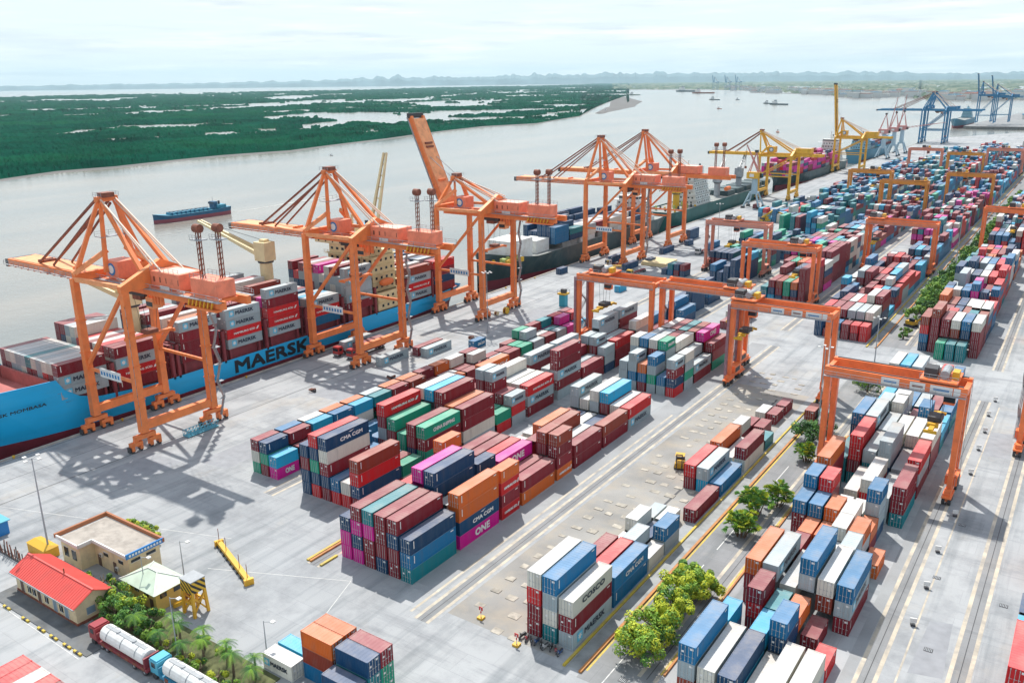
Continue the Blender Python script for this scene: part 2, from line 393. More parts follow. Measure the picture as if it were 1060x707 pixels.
for a_, c_ in zip(fq, fq[1:]+fq[:1]): mb.quad([(*a_, 0), (*c_, 0), (*c_, -6.5), (*a_, -6.5)], m_qw)
struct(mb.obj('far_quay'))
# sand spit + breakwater line past the tip of the island
mb = MB()
sp = [(-1180, 2150, 18), (-1420, 2750, 60), (-1760, 3450, 90), (-2120, 4020, 110), (-2420, 4560, 70), (-2900, 5000, 25), (-3600, 5700, 12)]
for (x, y, w), (x2, y2, w2) in zip(sp, sp[1:]):
    mb.quad([(x+w, y, -5.3), (x2+w2, y2, -5.3), (x2, y2, -3.6), (x, y, -3.6)]); mb.quad([(x, y, -3.6), (x2, y2, -3.6), (x2-w2, y2, -5.3), (x-w, y, -5.3)])
struct(mb.obj('sand_spit', m_mud))
# karst hills on the horizon
mb = MB(); prev = None
for i in range(701):
    a = -12+i*(66+12)/700.0; th = radians(a)
    env = interp([(-12, 60), (0, 80), (8, 120), (14, 190), (20, 225), (30, 235), (38, 190), (44, 150), (50, 90), (58, 70), (66, 40)], a)
    rg = abs(noise.noise(Vector((a*.9, 3, 0))))*.55+abs(noise.noise(Vector((a*2.2, 9, 0))))*.35+.06*abs(noise.noise(Vector((a*8, 1, 0))))
    h = env*(.45+.95*rg)
    R0, R1 = 27000, 28400; h = 60+h*1.75
    cur = [(-sin(th)*R0, cos(th)*R0, -4.5), (-sin(th)*(R0+350), cos(th)*(R0+350), h*.62), (-sin(th)*(R1-100), cos(th)*(R1-100), h), (-sin(th)*(R1+700), cos(th)*(R1+700), -4.5)]
    mb.v += cur
    if i:
        q = len(mb.v)-8
        for k in range(3): mb.f.append((q+k, q+k+1, q+5+k, q+4+k)); mb.m.append(0)
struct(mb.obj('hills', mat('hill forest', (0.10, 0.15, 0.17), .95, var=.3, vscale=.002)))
# far-off town and harbour buildings on the opposite bank (too many and too small to tell apart)
mb = MB(); r = random.Random(11); mw = mat('far wall white', (.6, .6, .58)); mr = mat('far roof red', (.4, .12, .08)); mg = mat('far roof blue', (.12, .3, .45)); mr2 = mat('far wall pink', (.5, .25, .2))
for i in range(420):
    a = r.uniform(-6, 21); th = radians(a); R = math.exp(interp(SH2, a))*r.uniform(1.03, 1.35)
    x, y = -sin(th)*R, cos(th)*R; w, l, h = r.uniform(12, 60), r.uniform(12, 50), r.uniform(6, 22)
    mb.box(x-w/2, y-l/2, -5, x+w/2, y+l/2, h, mw); mb.box(x-w/2-1, y-l/2-1, h, x+w/2+1, y+l/2+1, h+1.5, r.choice((mr, mg, mw)))
for i in range(170):
    x = r.uniform(-150, 420); y = r.uniform(1880, 2850); w, l, h = r.uniform(15, 45), r.uniform(15, 50), r.uniform(7, 20)
    mb.box(x-w/2, y-l/2, 0, x+w/2, y+l/2, h, mw if i % 3 else mr2); mb.box(x-w/2-1, y-l/2-1, h, x+w/2+1, y+l/2+1, h+1.5, r.choice((mr, mg, mw, mg)))
o = mb.obj('distant_town'); tag(o, 'pale hazy buildings and roofs along the far opposite river bank', 'town', kind='stuff')
# haze
m_haze = bpy.data.materials.new('air haze'); m_haze.use_nodes = True; t = m_haze.node_tree; t.nodes.clear()
oo = t.nodes.new('ShaderNodeOutputMaterial'); pv = t.nodes.new('ShaderNodeVolumePrincipled')
pv.inputs['Color'].default_value = (0.62, 0.88, 1.0, 1); pv.inputs['Density'].default_value = 0.000028; pv.inputs['Anisotropy'].default_value = 0.25
t.links.new(pv.outputs[0], oo.inputs['Volume'])
mb = MB(); mb.box(-31500, -1600, -9, 9500, 31500, 620); o = mb.obj('haze', m_haze)
tag(o, 'thin pale bluish haze over the river and far shore', 'haze', kind='stuff')
# ================================================================== QUAY CRANES
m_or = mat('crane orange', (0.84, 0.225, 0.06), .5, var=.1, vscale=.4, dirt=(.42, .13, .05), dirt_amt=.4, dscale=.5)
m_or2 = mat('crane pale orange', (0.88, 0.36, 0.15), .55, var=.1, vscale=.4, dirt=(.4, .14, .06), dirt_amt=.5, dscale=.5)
m_coral = mat('machinery coral', (0.86, 0.25, 0.14), .5, var=.08, vscale=.5, dirt=(.4, .12, .08), dirt_amt=.4, dscale=.6)
m_ylc = mat('crane yellow', (0.78, 0.42, 0.03), .5, var=.1, vscale=.4, dirt=(.35, .17, .02), dirt_amt=.5, dscale=.5)
m_blc = mat('crane blue', (0.02, 0.17, 0.33), .5, var=.1, vscale=.3)
m_pkc = mat('crane pink', (0.55, 0.24, 0.22), .55, var=.1, vscale=.3)
m_gry = mat('steel grey', (0.30, 0.32, 0.34), .5, var=.2, vscale=.5)
m_dgr = mat('machinery dark', (0.05, 0.05, 0.055), .6)
m_rst = mat('rope drum rust', (0.22, 0.07, 0.04), .7, var=.3, vscale=1)
m_wht = mat('white paint', (0.75, 0.75, 0.73), .45, dirt=(.5, .48, .44), dirt_amt=.5, dscale=.6)
m_roof = mat('house roof sheet', (0.66, 0.50, 0.40), .55)
m_glass = mat('dark glass', (0.02, 0.03, 0.04), .1)
m_yhk = mat('hook block yellow', (0.62, 0.36, 0.02), .5)
m_cbl = mat('sign blue', (0.03, 0.2, 0.45), .5)

def sts(cy, halfw, tipx, label, name='quay_crane', M=m_or, M2=m_or2, MH=m_coral, x0=-196.5, x1=-176.5, H=38.3, zg=36.6, ap=56, boom='down', backx=-150, trol=-184, detail=2, group='container cranes along the quay', apx=-194.5, winch=True, tipz=None, mw=3.2):
    o = empty(name, ((x0+x1)/2, cy, 0)); tag(o, label, 'crane', group)
    X = lambda x: x-(x0+x1)/2
    w = halfw; a0, a1 = X(x0), X(x1)
    for lx in (a0, a1):
        for ly in (-w, w):
            mb = MB(); mb.beam((lx, ly, 4), (lx, ly, H), 1.75, 1.75, M, w2=1.5, h2=1.5)
            if detail > 1:
                for z in (12, 20, 28): mb.box(lx-1.0, ly-1.0, z, lx+1.0, ly+1.0, z+.25, M)
            if detail > 1 and lx == a1: mb.rail((lx+1.0, ly-.9, 6), (lx+1.0, ly-.9, 34), .5, 12, m_gry)
            lg = mb.obj('leg', parent=o)
            # bogie
            if detail:
                mb = MB()
                mb.beam((lx, ly-2.6, 3.2), (lx, ly+2.6, 3.2), 1.3, 1.0, M)
                for k in (-1, 1):
                    mb.beam((lx, ly+k*2.4-1.5, 1.9), (lx, ly+k*2.4+1.5, 1.9), 1.1, .9, M)
                    mb.beam((lx, ly+k*2.4, 1.9), (lx, ly+k*2.2, 3.2), .9, .9, M)
                    for j in (-1, 1):
                        mb.tube((lx-.45, ly+k*2.4+j*1.05, .45), (lx+.45, ly+k*2.4+j*1.05, .45), .45, n=10, m=m_dgr)
                        mb.box(lx-.7, ly+k*2.4+j*1.05-.35, .5, lx+.7, ly+k*2.4+j*1.05+.35, 1.5, M)
                mb.box(lx-.5, ly-4.4, .3, lx+.5, ly-4.0, 1.5, m_dgr)
                mb.obj('bogie', parent=o)
    for lx in (a0, a1):
        mb = MB(); mb.beam((lx, -w, 5.6), (lx, w, 5.6), 1.5, 1.9, M); mb.obj('sill_beam', parent=o)
    for lx, nm in ((a0, 'upper_beam'), (a1, 'gable_beam')):
        mb = MB()
        if nm == 'upper_beam':
            mb.beam((lx, -w, H+.2), (lx, w, H+.2), 1.5, 1.8, M)
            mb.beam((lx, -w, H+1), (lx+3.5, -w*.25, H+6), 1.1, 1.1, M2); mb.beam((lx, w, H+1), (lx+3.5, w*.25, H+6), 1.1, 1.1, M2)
        else:
            mb.quad([(lx-.7, -w-1, H-.8), (lx-.7, w+1, H-.8), (lx-.7, w+1, H+.6), (lx-.7, 0, H+5.2), (lx-.7, -w-1, H+.6)], M)
            mb.quad([(lx+.7, -w-1, H-.8), (lx+.7, -w-1, H+.6), (lx+.7, 0, H+5.2), (lx+.7, w+1, H+.6), (lx+.7, w+1, H-.8)], M)
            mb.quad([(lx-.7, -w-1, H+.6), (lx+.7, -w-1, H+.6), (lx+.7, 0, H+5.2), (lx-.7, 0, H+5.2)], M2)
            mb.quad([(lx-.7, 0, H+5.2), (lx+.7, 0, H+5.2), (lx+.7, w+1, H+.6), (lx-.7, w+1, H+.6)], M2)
            mb.quad([(lx-.7, -w-1, H-.8), (lx+.7, -w-1, H-.8), (lx+.7, w+1, H-.8), (lx-.7, w+1, H-.8)], M)
            for s_ in (-1, 1): mb.quad([(lx-.7, s_*(w+1), H-.8), (lx+.7, s_*(w+1), H-.8), (lx+.7, s_*(w+1), H+.6), (lx-.7, s_*(w+1), H+.6)], M)
        mb.obj(nm, parent=o)
    for ly in (-w, w):
        mb = MB()
        mb.beam((a0, ly, H-.2), (a1, ly, H+.2), .8, 1.0, M2)
        mb.beam((a1-.6, ly, H-1.2), (a0+.4, ly, 17), .8, .8, M)
        mb.beam((a0, ly, 16.2), (a1, ly, 16.2), .55, .7, M)
        mb.obj('brace', parent=o)
    if detail > 1:
        mb = MB(); cx = (a0+a1)/2
        mb.box(cx-4.2, -w-.45, 15.2, cx+4.2, -w-.25, 17.4, m_wht)
        for k in range(-3, 4): mb.box(cx+k*1.15-.3, -w-.5, 15.8, cx+k*1.15+.3, -w-.46, 16.7, m_cbl)
        mb.obj('name_board', parent=o)
    # girder + boom
    zt = zg
    mb = MB()
    bx0 = a0-1.5; bxe = X(backx)
    for sy in (-mw, mw):
        mb.beam((bx0, sy, zt), (bxe, sy, zt), 1.1, 1.8, M)
        if detail > 1: mb.rail((bx0, sy*1.45, zt+.9), (bxe, sy*1.45, zt+.9), 1.1, 12, m_gry, .09); mb.box(bx0, min(sy, sy*1.5), zt+.7, bxe, max(sy, sy*1.5), zt+.85, m_gry)
    for k in range(8):
        xx = bx0+(bxe-bx0)*(k+.5)/8; mb.beam((xx, -mw, zt+.3), (xx, mw, zt+.3), .6, .6, M)
    if detail > 1:
        for k in range(9):     # festoon cable loops
            xx = a1-4+k*2.6
            mb.tube((xx, mw+1.4, zt-.3), (xx+1.2, mw+1.4, zt-3.0), .07, n=4, m=m_dgr); mb.tube((xx+1.2, mw+1.4, zt-3.0), (xx+2.5, mw+1.4, zt-.3), .07, n=4, m=m_dgr)
    mb.obj('girder', parent=o)
    mb = MB()
    tx = X(tipx)
    if boom == 'down':
        T = lambda s_, y_, z_: (bx0+(tx-bx0)*s_, y_, zt+z_+(0 if tipz is None else (tipz-zt)*s_))
    else:
        ang = radians(boom); Lb = abs(tx-bx0)
        T = lambda s_, y_, z_: (bx0-cos(ang)*Lb*s_+sin(ang)*z_, y_, zt+.5+sin(ang)*Lb*s_+cos(ang)*z_)
    P = 3
    for sy in (-mw, mw):
        mb.beam(T(0, sy, 0), T(1, sy, 0), 1.1, 1.9, M)
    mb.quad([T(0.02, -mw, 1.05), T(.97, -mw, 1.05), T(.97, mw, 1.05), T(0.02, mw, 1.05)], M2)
    mb.quad([T(0.02, -mw, .5), T(.97, -mw, .5), T(.97, mw, .5), T(0.02, mw, .5)], M)
    for k in range(13):
        mb.beam(T((k+.5)/13, -mw*1.4, -.6), T((k+.5)/13, mw*1.4, -.6), .35, .5, M)
    for sy in (-mw*1.45, mw*1.45):
        if detail > 1: mb.beam(T(.02, sy, -.3), T(1, sy, -.3), .7, .1, m_gry); mb.rail(T(.02, sy*1.05, -.2), T(1, sy*1.05, -.2), 1.0 if boom == 'down' else .01, 16, m_gry, .09)
    mb.box(*[min(p) for p in zip(T(1, -mw*1.2, -1.2), T(1.03, mw*1.2, .8))], *[max(p) for p in zip(T(1, -mw*1.2, -1.2), T(1.03, mw*1.2, .8))], m_dgr)
    for f_ in (.3, .66, .7): mb.beam(T(f_, -mw*.6, 1.3), T(f_, mw*.6, 1.3), .6, .7, m_rst if f_ > .5 else M)
    mb.obj('boom', parent=o)
    # apex frame
    mb = MB(); A = (X(apx), 0, ap); aw = 1.9
    for s_ in (-1, 1):
        mb.beam((a0, s_*w*.95, H+.6), (A[0], s_*aw, ap), 1.05, 1.05, M, w2=.8, h2=.8)
        mb.beam((a0+4.6, s_*w*.42, H+1), (A[0]+.6, s_*aw, ap-.8), .9, .9, M, w2=.7, h2=.7)
        mb.beam((a1-1, s_*3.6, H+2.0), (A[0]+1.2, s_*aw, ap-.6), 1.0, 1.0, M, w2=.7, h2=.7)
    mb.beam((A[0], -aw-.8, ap), (A[0], aw+.8, ap), 1.2, 1.2, M)
    mb.box(A[0]-1.2, -1.4, ap+.4, A[0]+1.5, 1.4, ap+1.5, m_rst)
    if detail > 1:
        mb.rail((A[0]-1.6, -2.2, ap+.5), (A[0]+1.8, -2.2, ap+.5), 1.1, 3, m_gry); mb.rail((A[0]-1.6, 2.2, ap+.5), (A[0]+1.8, 2.2, ap+.5), 1.1, 3, m_gry)
        mb.box(a0+1, -3.6, H+9, a0+4, 3.6, H+9.15, m_gry); mb.rail((a0+1, -3.6, H+9.1), (a0+1, 3.6, H+9.1), 1.1, 4, m_gry)
    mb.obj('apex_frame', parent=o)
    mb = MB()
    for s_ in (-1, 1):
        if boom == 'down':
            mb.beam((A[0]-.6, s_*aw, ap+.2), T(.66, s_*mw*.75, 1.2), .5, .5, m_rst); mb.beam((A[0]-.6, s_*aw*.7, ap-1.2), T(.5, s_*mw*.75, 1.2), .42, .42, m_rst)
        else:
            mb.beam((A[0]-.6, s_*aw, ap+.2), T(.55, s_*mw*.6, 1.2), .16, .16, m_gry)
        mb.beam((A[0]+.8, s_*aw, ap), (a1+8, s_*mw*.9, zt+2.6), .32, .32, m_roof); mb.beam((A[0]+.8, s_*aw*.8, ap-.4), (a1+1.5, s_*mw*.9, H+4.3), .28, .28, m_roof)
    mb.obj('stay', parent=o)
    # machinery house + operator room + winch box with masts
    mb = MB(); hx0, hx1 = a1+.8, a1+12.8
    mb.box(hx0, -3.1, zt+1.2, hx1-1.5, 3.2, zt+4.8, MH); mb.quad([(hx0+2, -2.4, zt+4.82), (hx1-2.5, -2.4, zt+4.82), (hx1-2.5, 2.6, zt+4.82), (hx0+2, 2.6, zt+4.82)], m_roof)
    if detail > 1:
        for k in range(5): mb.box(hx0+1+k*2.3, -3.14, zt+2.4, hx0+1.6+k*2.1, -3.08, zt+3.6, m_rst)
        mb.rail((hx0, -3.1, zt+4.8), (hx1-1.5, -3.1, zt+4.8), 1.1, 6, m_gry); mb.box(hx0+3.5, -3.4, zt+.2, hx0+7, -3.36, zt+1.8, m_wht)
    mb.obj('machinery_house', parent=o)
    mb = MB(); mb.box(a0+3.2, -3.4, zt+1.4, a0+8.4, 1.6, zt+5.4, MH)
    mb.tube((a0+5.8, -3.42, zt+3.4), (a0+5.8, -3.5, zt+3.4), 1.5, n=20, m=m_cbl); mb.tube((a0+5.8, -3.5, zt+3.4), (a0+5.8, -3.54, zt+3.4), 1.0, n=20, m=m_wht)
    mb.obj('electric_room', parent=o)
    if winch:
        mb = MB(); wx0, wx1 = X(backx)-12, X(backx)-3.0
        mb.box(wx0, -2.5, zt+.9, wx1, 2.3, zt+4.6, MH)
        if detail > 1:
            mb.rail((wx0, -2.5, zt+4.6), (wx1, -2.5, zt+4.6), 1.1, 6, m_gry); mb.rail((wx0, 2.3, zt+4.6), (wx1, 2.3, zt+4.6), 1.1, 6, m_gry)
            for k in range(7): mb.beam((wx1-8+k*1.3, -4.2, zt-1), (wx1-7.4+k*1.3, -4.2, zt+.6), .35, .35, m_ylc)
            mb.box(wx1-8.5, -4.8, zt-1.4, wx1+2, -3.2, zt-1.0, M)
        wh = mb.obj('winch_house', parent=o)
        for (mx_, my_) in ((wx0+3.2, -1.4), (wx0+6.2, 1.4)):
            mb = MB(); zb = zt+4.6; zt2 = zb+10.6
            for q in ((-.35, -.35), (.35, -.35), (.35, .35), (-.35, .35)): mb.beam((mx_+q[0], my_+q[1], zb), (mx_+q[0], my_+q[1], zt2), .16, .16, m_rst)
            for k in range(9):
                z = zb+k*1.2; mb.beam((mx_-.35, my_-.35, z), (mx_+.35, my_-.35, z+1.1), .1, .1, m_rst); mb.beam((mx_+.35, my_-.35, z), (mx_+.35, my_+.35, z+1.1), .1, .1, m_rst)
            mb.box(mx_-1.5, my_-1.2, zt2-2.2, mx_+1.5, my_+1.2, zt2-2.0, m_gry); mb.rail((mx_-1.5, my_-1.2, zt2-2), (mx_+1.5, my_-1.2, zt2-2), 1, 3, m_gry)
            mb.tube((mx_-.9, my_, zt2+.3), (mx_+.9, my_, zt2+.3), .95, n=12, m=m_rst)
            mb.obj('rope_tower', parent=o)
    # trolley with cab and spreader
    mb = MB(); t0 = X(trol)
    mb.box(t0-3.2, -2.4, zt-2.2, t0+3.4, 2.4, zt-1.0, m_dgr); mb.box(t0-2, -2.0, zt-3.4, t0+1.2, 2.0, zt-2.2, m_rst)
    for k in range(5): mb.box(t0+4+k*1.2, -1.9, zt-3.6, t0+4.7+k*1.2, -1.2, zt-1.0, M)
    mb.obj('trolley', parent=o)
    mb = MB(); mb.box(t0+3.6, -2.2, zt-4.8, t0+6.2, .4, zt-2.2, m_or2); mb.box(t0+3.7, -2.25, zt-4.3, t0+6.1, -2.2, zt-3.2, m_glass); mb.box(t0+3.55, -2.1, zt-4.3, t0+3.6, .3, zt-3.2, m_glass)
    mb.obj('operator_cab', parent=o)
    if detail > 1:
        mb = MB(); zs = 24.0
        for q in ((-1.5, -2), (1.5, -2), (1.5, 2), (-1.5, 2)): mb.tube((t0+q[0], q[1], zt-2), (t0+q[0]*.8, q[1]*.6, zs+1.6), .05, n=4, m=m_dgr)
        mb.box(t0-1.2, -1.6, zs+.7, t0+1.2, 1.6, zs+1.6, m_rst); mb.box(t0-.5, -5.9, zs, t0+.5, 5.9, zs+.6, M)
        for y_ in (-5.9, 5.9): mb.box(t0-1.2, y_-.2, zs-.2, t0+1.2, y_+.2, zs+.5, M)
        mb.obj('spreader', parent=o)
        # stair and access tower on the landward far leg
        mb = MB(); sx = a1+1.6
        for k in range(8):
            z0 = 2+k*4.4; y0, y1 = (w+1.0, w+2.4) if k % 2 == 0 else (w+2.4, w+1.0)
            mb.beam((sx, y0, z0), (sx, y1, z0+4.4), .8, .12, m_gry); mb.box(sx-.5, w+.8, z0+4.3, sx+.6, w+2.6, z0+4.42, m_gry)
            mb.rail((sx+.5, y0, z0), (sx+.5, y1, z0+4.4), 1.0, 3, m_gry)
        mb.obj('stairway', parent=o)
    return o

sts(113.8, 9.6, -239.5, 'orange quay crane with lowered boom over the bow of the blue ship')
sts(185.7, 9.7, -238.5, 'orange quay crane with lowered boom straddling parked trucks amid the blue ship', trol=-186)
sts(248.0, 9.8, -233.5, 'orange quay crane with its boom raised high above the blue stern', boom=66, ap=48.5, trol=-178)
sts(356.0, 9.6, -239.0, 'orange quay crane with lowered boom nearest the dark green second ship', H=37, zg=36, trol=-180)
sts(409.0, 9.6, -246.0, 'orange quay crane with lowered boom close behind another orange crane', H=37, zg=35.6, trol=-190, detail=1, x0=-198.5, x1=-178.5, apx=-198)
# yellow pair
sts(613.0, 9.5, -243.0, 'yellow quay crane with lowered boom and braced portal frame', M=m_ylc, M2=m_ylc, MH=m_ylc, x0=-203, x1=-181, H=30, zg=30.5, ap=46, apx=-206, backx=-162, detail=1, trol=-190, winch=False, mw=2.6)
sts(822.0, 9.5, -252.0, 'yellow quay crane with its boom raised vertically', M=m_ylc, M2=m_ylc, MH=m_ylc, x0=-206, x1=-183, H=30, zg=31, ap=46, apx=-204, backx=-160, detail=1, boom=84, trol=-190, winch=False, mw=2.6)
# blue pair at the far quay end
for yy, lb in ((1236, 'nearer blue quay crane at the far end of the quay'), (1262, 'farther blue quay crane at the far end of the quay')):
    sts(yy, 9, -262, lb, M=m_blc, M2=m_blc, MH=m_blc, x0=-207, x1=-180, H=41, zg=41, ap=62, apx=-198, backx=-140, detail=1, winch=False, trol=-190, group='blue quay cranes')
# cranes of the yard beyond the side channel
for (xx, yy, s_, bm, lb) in ((-190, 1745, 1.5, 82, 'blue yard crane with raised boom left of its twin beyond the channel'), (-172, 1790, 1.4, 80, 'blue yard crane with raised boom right of its twin beyond the channel')):
    sts(yy, 9*s_, xx-52, lb, M=m_blc, M2=m_blc, MH=m_blc, x0=xx-15, x1=xx+13, H=34*s_, zg=33*s_, ap=48*s_, apx=xx-12, backx=xx+30, detail=0, winch=False, trol=xx, boom=bm, group='blue cranes beyond the channel')
for i, (xx, yy) in enumerate(((-2560, 6480), (-2470, 6500), (-2400, 6530))):
    sts(yy, 14, xx-70, ('leftmost', 'middle', 'rightmost')[i]+' of three tiny blue cranes on the far horizon', M=m_blc, M2=m_blc, MH=m_blc, x0=xx-18, x1=xx+16, H=60, zg=60, ap=98, apx=xx-10, backx=xx+50, detail=0, winch=False, trol=xx, boom=80, group='tiny cranes on the horizon', mw=5)

def jib_crane(x, y, label, MB_, MH_, MJ, jt, h=18, rot=0.0, s=1.0):
    o = empty('jib_crane', (x, y, 0), rot); tag(o, label, 'crane', 'slewing jib cranes on the quay')
    mb = MB()
    for sx in (-1, 1):
        for sy in (-1, 1):
            mb.beam((sx*5.2*s, sy*5.2*s, .6), (sx*2*s, sy*2*s, 10*s), .9*s, .9*s, MB_); mb.box(sx*5.2*s-.9, sy*5.2*s-1.6, 0, sx*5.2*s+.9, sy*5.2*s+1.6, 1.2, m_dgr)
        mb.beam((sx*4*s, -4*s, 4*s), (sx*4*s, 4*s, 4*s), .6, .6, MB_)
    mb.box(-2.6*s, -2.6*s, 9*s, 2.6*s, 2.6*s, 10.4*s, MB_); mb.tube((0, 0, 10.4*s), (0, 0, h*s), 2.1*s, 1.8*s, 12, MB_); mb.obj('portal_base', parent=o)
    mb = MB(); mb.box(-5*s, -2.6*s, h*s, 3.4*s, 2.6*s, (h+4)*s, MH_); mb.box(3.4*s, -1, h*s+.5, 5*s, 1.4, h*s+3.4, m_glass); mb.box(-3, -2.65*s, h*s+1, 0, -2.61*s, h*s+3, m_wht); mb.obj('slewing_house', parent=o)
    mb = MB(); top = Vector((0, 0, (h+17)*s))
    for sy in (-1, 1):
        mb.beam((3*s, sy*2*s, (h+3)*s), top, .45, .45, MJ); mb.beam((-4.5*s, sy*2*s, (h+3)*s), top, .45, .45, MJ)
    for k in range(1, 5): z = (h+3+k*2.6)*s; f = 1-k/6; mb.beam((3*s*f, -2*s*f, z), (3*s*f, 2*s*f, z), .25, .25, MJ); mb.beam((-4.5*s*f, -2*s*f, z), (-4.5*s*f, 2*s*f, z), .25, .25, MJ)
    mb.box(-1, -1, top.z-.4, 1, 1, top.z+1.2, m_dgr); mb.obj('mast_frame', parent=o)
    mb = MB(); j = Vector(jt); r0 = Vector((3.2*s, 0, (h+1.5)*s)); d = (j-r0)
    for sy in (-1, 1):
        for k_ in (0, 1): mb.beam(r0+Vector((0, sy*1.3*s, k_*1.4)), j+Vector((0, sy*.4, 0)), .3, .3, MJ)
        for k in range(10): mb.beam(r0+d*(k/10)+Vector((0, sy*1.3*s*(1-k/14), 1.4*(1-k/10))), r0+d*((k+1)/10)+Vector((0, sy*1.3*s*(1-(k+1)/14), 0)), .16, .16, MJ)
    mb.tube(top, j, .1, n=4, m=m_gry); mb.tube(j, j-Vector((0, 0, 14)), .09, n=4, m=m_dgr); mb.box(j.x-.6, j.y-.6, j.z-15.5, j.x+.6, j.y+.6, j.z-14, m_rst); mb.obj('jib', parent=o)
    return o
jib_crane(-190.5, 560, 'grey legged jib crane with yellow house and pink lattice jib on the quay', mat('pale blue steel', (.36, .48, .55), .5), m_ylc, m_pkc, (-9, 6, 40), h=19)
jib_crane(-199, 980, 'pink jib crane with upright jib left of its pink neighbours', mat('pale blue steel', (.4, .5, .55), .5), m_pkc, m_pkc, (9, 2, 62), h=22, s=1.15)
jib_crane(-197, 1020, 'pink jib crane with upright jib between two pink neighbours', mat('pale blue steel', (.4, .5, .55), .5), m_pkc, m_pkc, (8, 2, 64), h=22, s=1.15)
jib_crane(-197, 1062, 'pink jib crane stretching its level jib towards the blue quay cranes', mat('pale blue steel', (.4, .5, .55), .5), m_pkc, m_pkc, (44, 0, 34), h=22, s=1.15)

# ================================================================== YARD GANTRY CRANES
m_ly = mat('yard crane orange', (0.88, 0.205, 0.06), .45, var=.08, vscale=.4, dirt=(.42, .11, .05), dirt_amt=.45, dscale=.5)
m_ly2 = mat('yard crane amber', (0.66, 0.26, 0.035), .45, var=.08, vscale=.4, dirt=(.4, .14, .05), dirt_amt=.45, dscale=.5)
m_ly3 = mat('yard crane salmon', (0.66, 0.24, 0.16), .5, var=.08, vscale=.4)
m_mau = mat('cable channel mauve', (0.30, 0.17, 0.20), .6, var=.2, vscale=1)
m_gul = mat('walkway grey', (0.33, 0.35, 0.37), .7)
def rtg(xl, xr, yn, yf, label, M=m_ly, H=23.0, tr=.5, sz=12.0, detail=2, glen=None, mauve=None, sign=False):
    o = empty('yard_gantry_crane', ((xl+xr)/2, (yn+yf)/2, 0)); tag(o, label, 'gantry crane', 'rubber tyred gantry cranes over the container rows')
    hx = (xr-xl)/2; hy = (yf-yn)/2
    for sx in (-1, 1):
        mb = MB(); mb.beam((sx*hx, -hy-2.2, 2.3), (sx*hx, hy+2.2, 2.3), 1.2, 1.1, M)
        if detail > 1: mb.box(sx*hx-1.1, -hy+1.2, 2.9, sx*hx+1.1, hy-1.2, 4.9, M); mb.box(sx*hx-1.2, -hy+1.6, 3.2, sx*hx+1.2, hy-2.4, 4.4, m_dgr)
        mb.obj('sill_beam', parent=o)
        for sy in (-1, 1):
            mb = MB(); mb.beam((sx*hx, sy*hy, 2.8), (sx*hx, sy*hy, H-.6), .95, 1.25, M, w2=1.25, h2=1.5)
            if detail > 1:
                mb.rail((sx*(hx+.8), sy*hy+.5, 3), (sx*(hx+.8), sy*hy+.5, H-1), .45, 10, m_gul)
                if mauve == sx: mb.beam((sx*(hx+.9), sy*hy-.9, 1.6), (sx*(hx+.9), sy*hy-.9, H), .7, .6, m_mau)
            mb.obj('leg', parent=o)
            mb = MB()
            for k in (-1, 1):
                yy = sy*(hy+.6)+k*1.25
                for s2 in (-1, 1): mb.tube((sx*hx+s2*.55-.28, yy, .78), (sx*hx+s2*.55+.28, yy, .78), .78, n=14, m=m_dgr)
                mb.box(sx*hx-.25, yy-.3, .7, sx*hx+.25, yy+.3, 2.0, M)
            mb.box(sx*hx-.9, sy*(hy+.6)-2.3, 1.55, sx*hx+.9, sy*(hy+.6)+2.3, 1.9, M)
            mb.obj('wheel_set', parent=o)
    for sy in (-1, 1):
        mb = MB(); mb.beam((-hx-.7, sy*hy, H), (hx+.7, sy*hy, H), 1.3, 2.0, M)
        mb.box(-hx, sy*(hy)-.2, H+1.0, hx, sy*hy+.2, H+1.15, m_dgr)
        if detail > 1:
            yy = sy*(hy+1.5); mb.box(-hx-.7, min(yy, sy*(hy+.65)), H-.9, hx+.7, max(yy, sy*(hy+.65)), H-.8, m_gul); mb.rail((-hx-.7, yy, H-.8), (hx+.7, yy, H-.8), 1.1, 10, m_gul)
            if sign and sy < 0:
                for k, (a_, w_) in enumerate(((-.12, 3.4), (.28, 2.8), (.62, 4.0), (.84, 1.2))): 
                    mb.box(a_*hx-w_/2+1, -hy-.72, H-.75, a_*hx+w_/2+1, -hy-.66, H+.75, m_wht)
                    if w_ > 2: mb.box(a_*hx-w_*.35+1, -hy-.76, H-.2, a_*hx+w_*.35+1, -hy-.72, H+.2, (m_cbl, m_rst, m_cbl)[k])
        mb.obj('girder', parent=o)
    for sx in (-1, 1): mb = MB(); mb.beam((sx*(hx+.3), -hy, H-.2), (sx*(hx+.3), hy, H-.2), .9, 1.3, M); mb.obj('end_tie', parent=o)
    tx = -hx+2*hx*tr
    mb = MB(); mb.box(tx-3.4, -hy-.6, H+1.3, tx+3.4, hy+.6, H+1.7, M)
    mb.box(tx-2.9, -2.6, H+1.7, tx-.6, .6, H+3.6, m_dgr); mb.tube((tx+.8, -2.4, H+2.6), (tx+.8, 2.4, H+2.6), .85, n=12, m=m_gry); mb.box(tx+2, -1.5, H+1.7, tx+3.2, 1, H+3.2, m_yhk)
    mb.box(tx-2.4, 1.2, H+1.7, tx-.4, 2.8, H+3.0, m_wht)
    if detail > 1: mb.rail((tx-3.4, -hy-.6, H+1.7), (tx+3.4, -hy-.6, H+1.7), 1.1, 4, m_gul); mb.rail((tx-3.4, hy+.6, H+1.7), (tx+3.4, hy+.6, H+1.7), 1.1, 4, m_gul)
    mb.obj('trolley', parent=o)
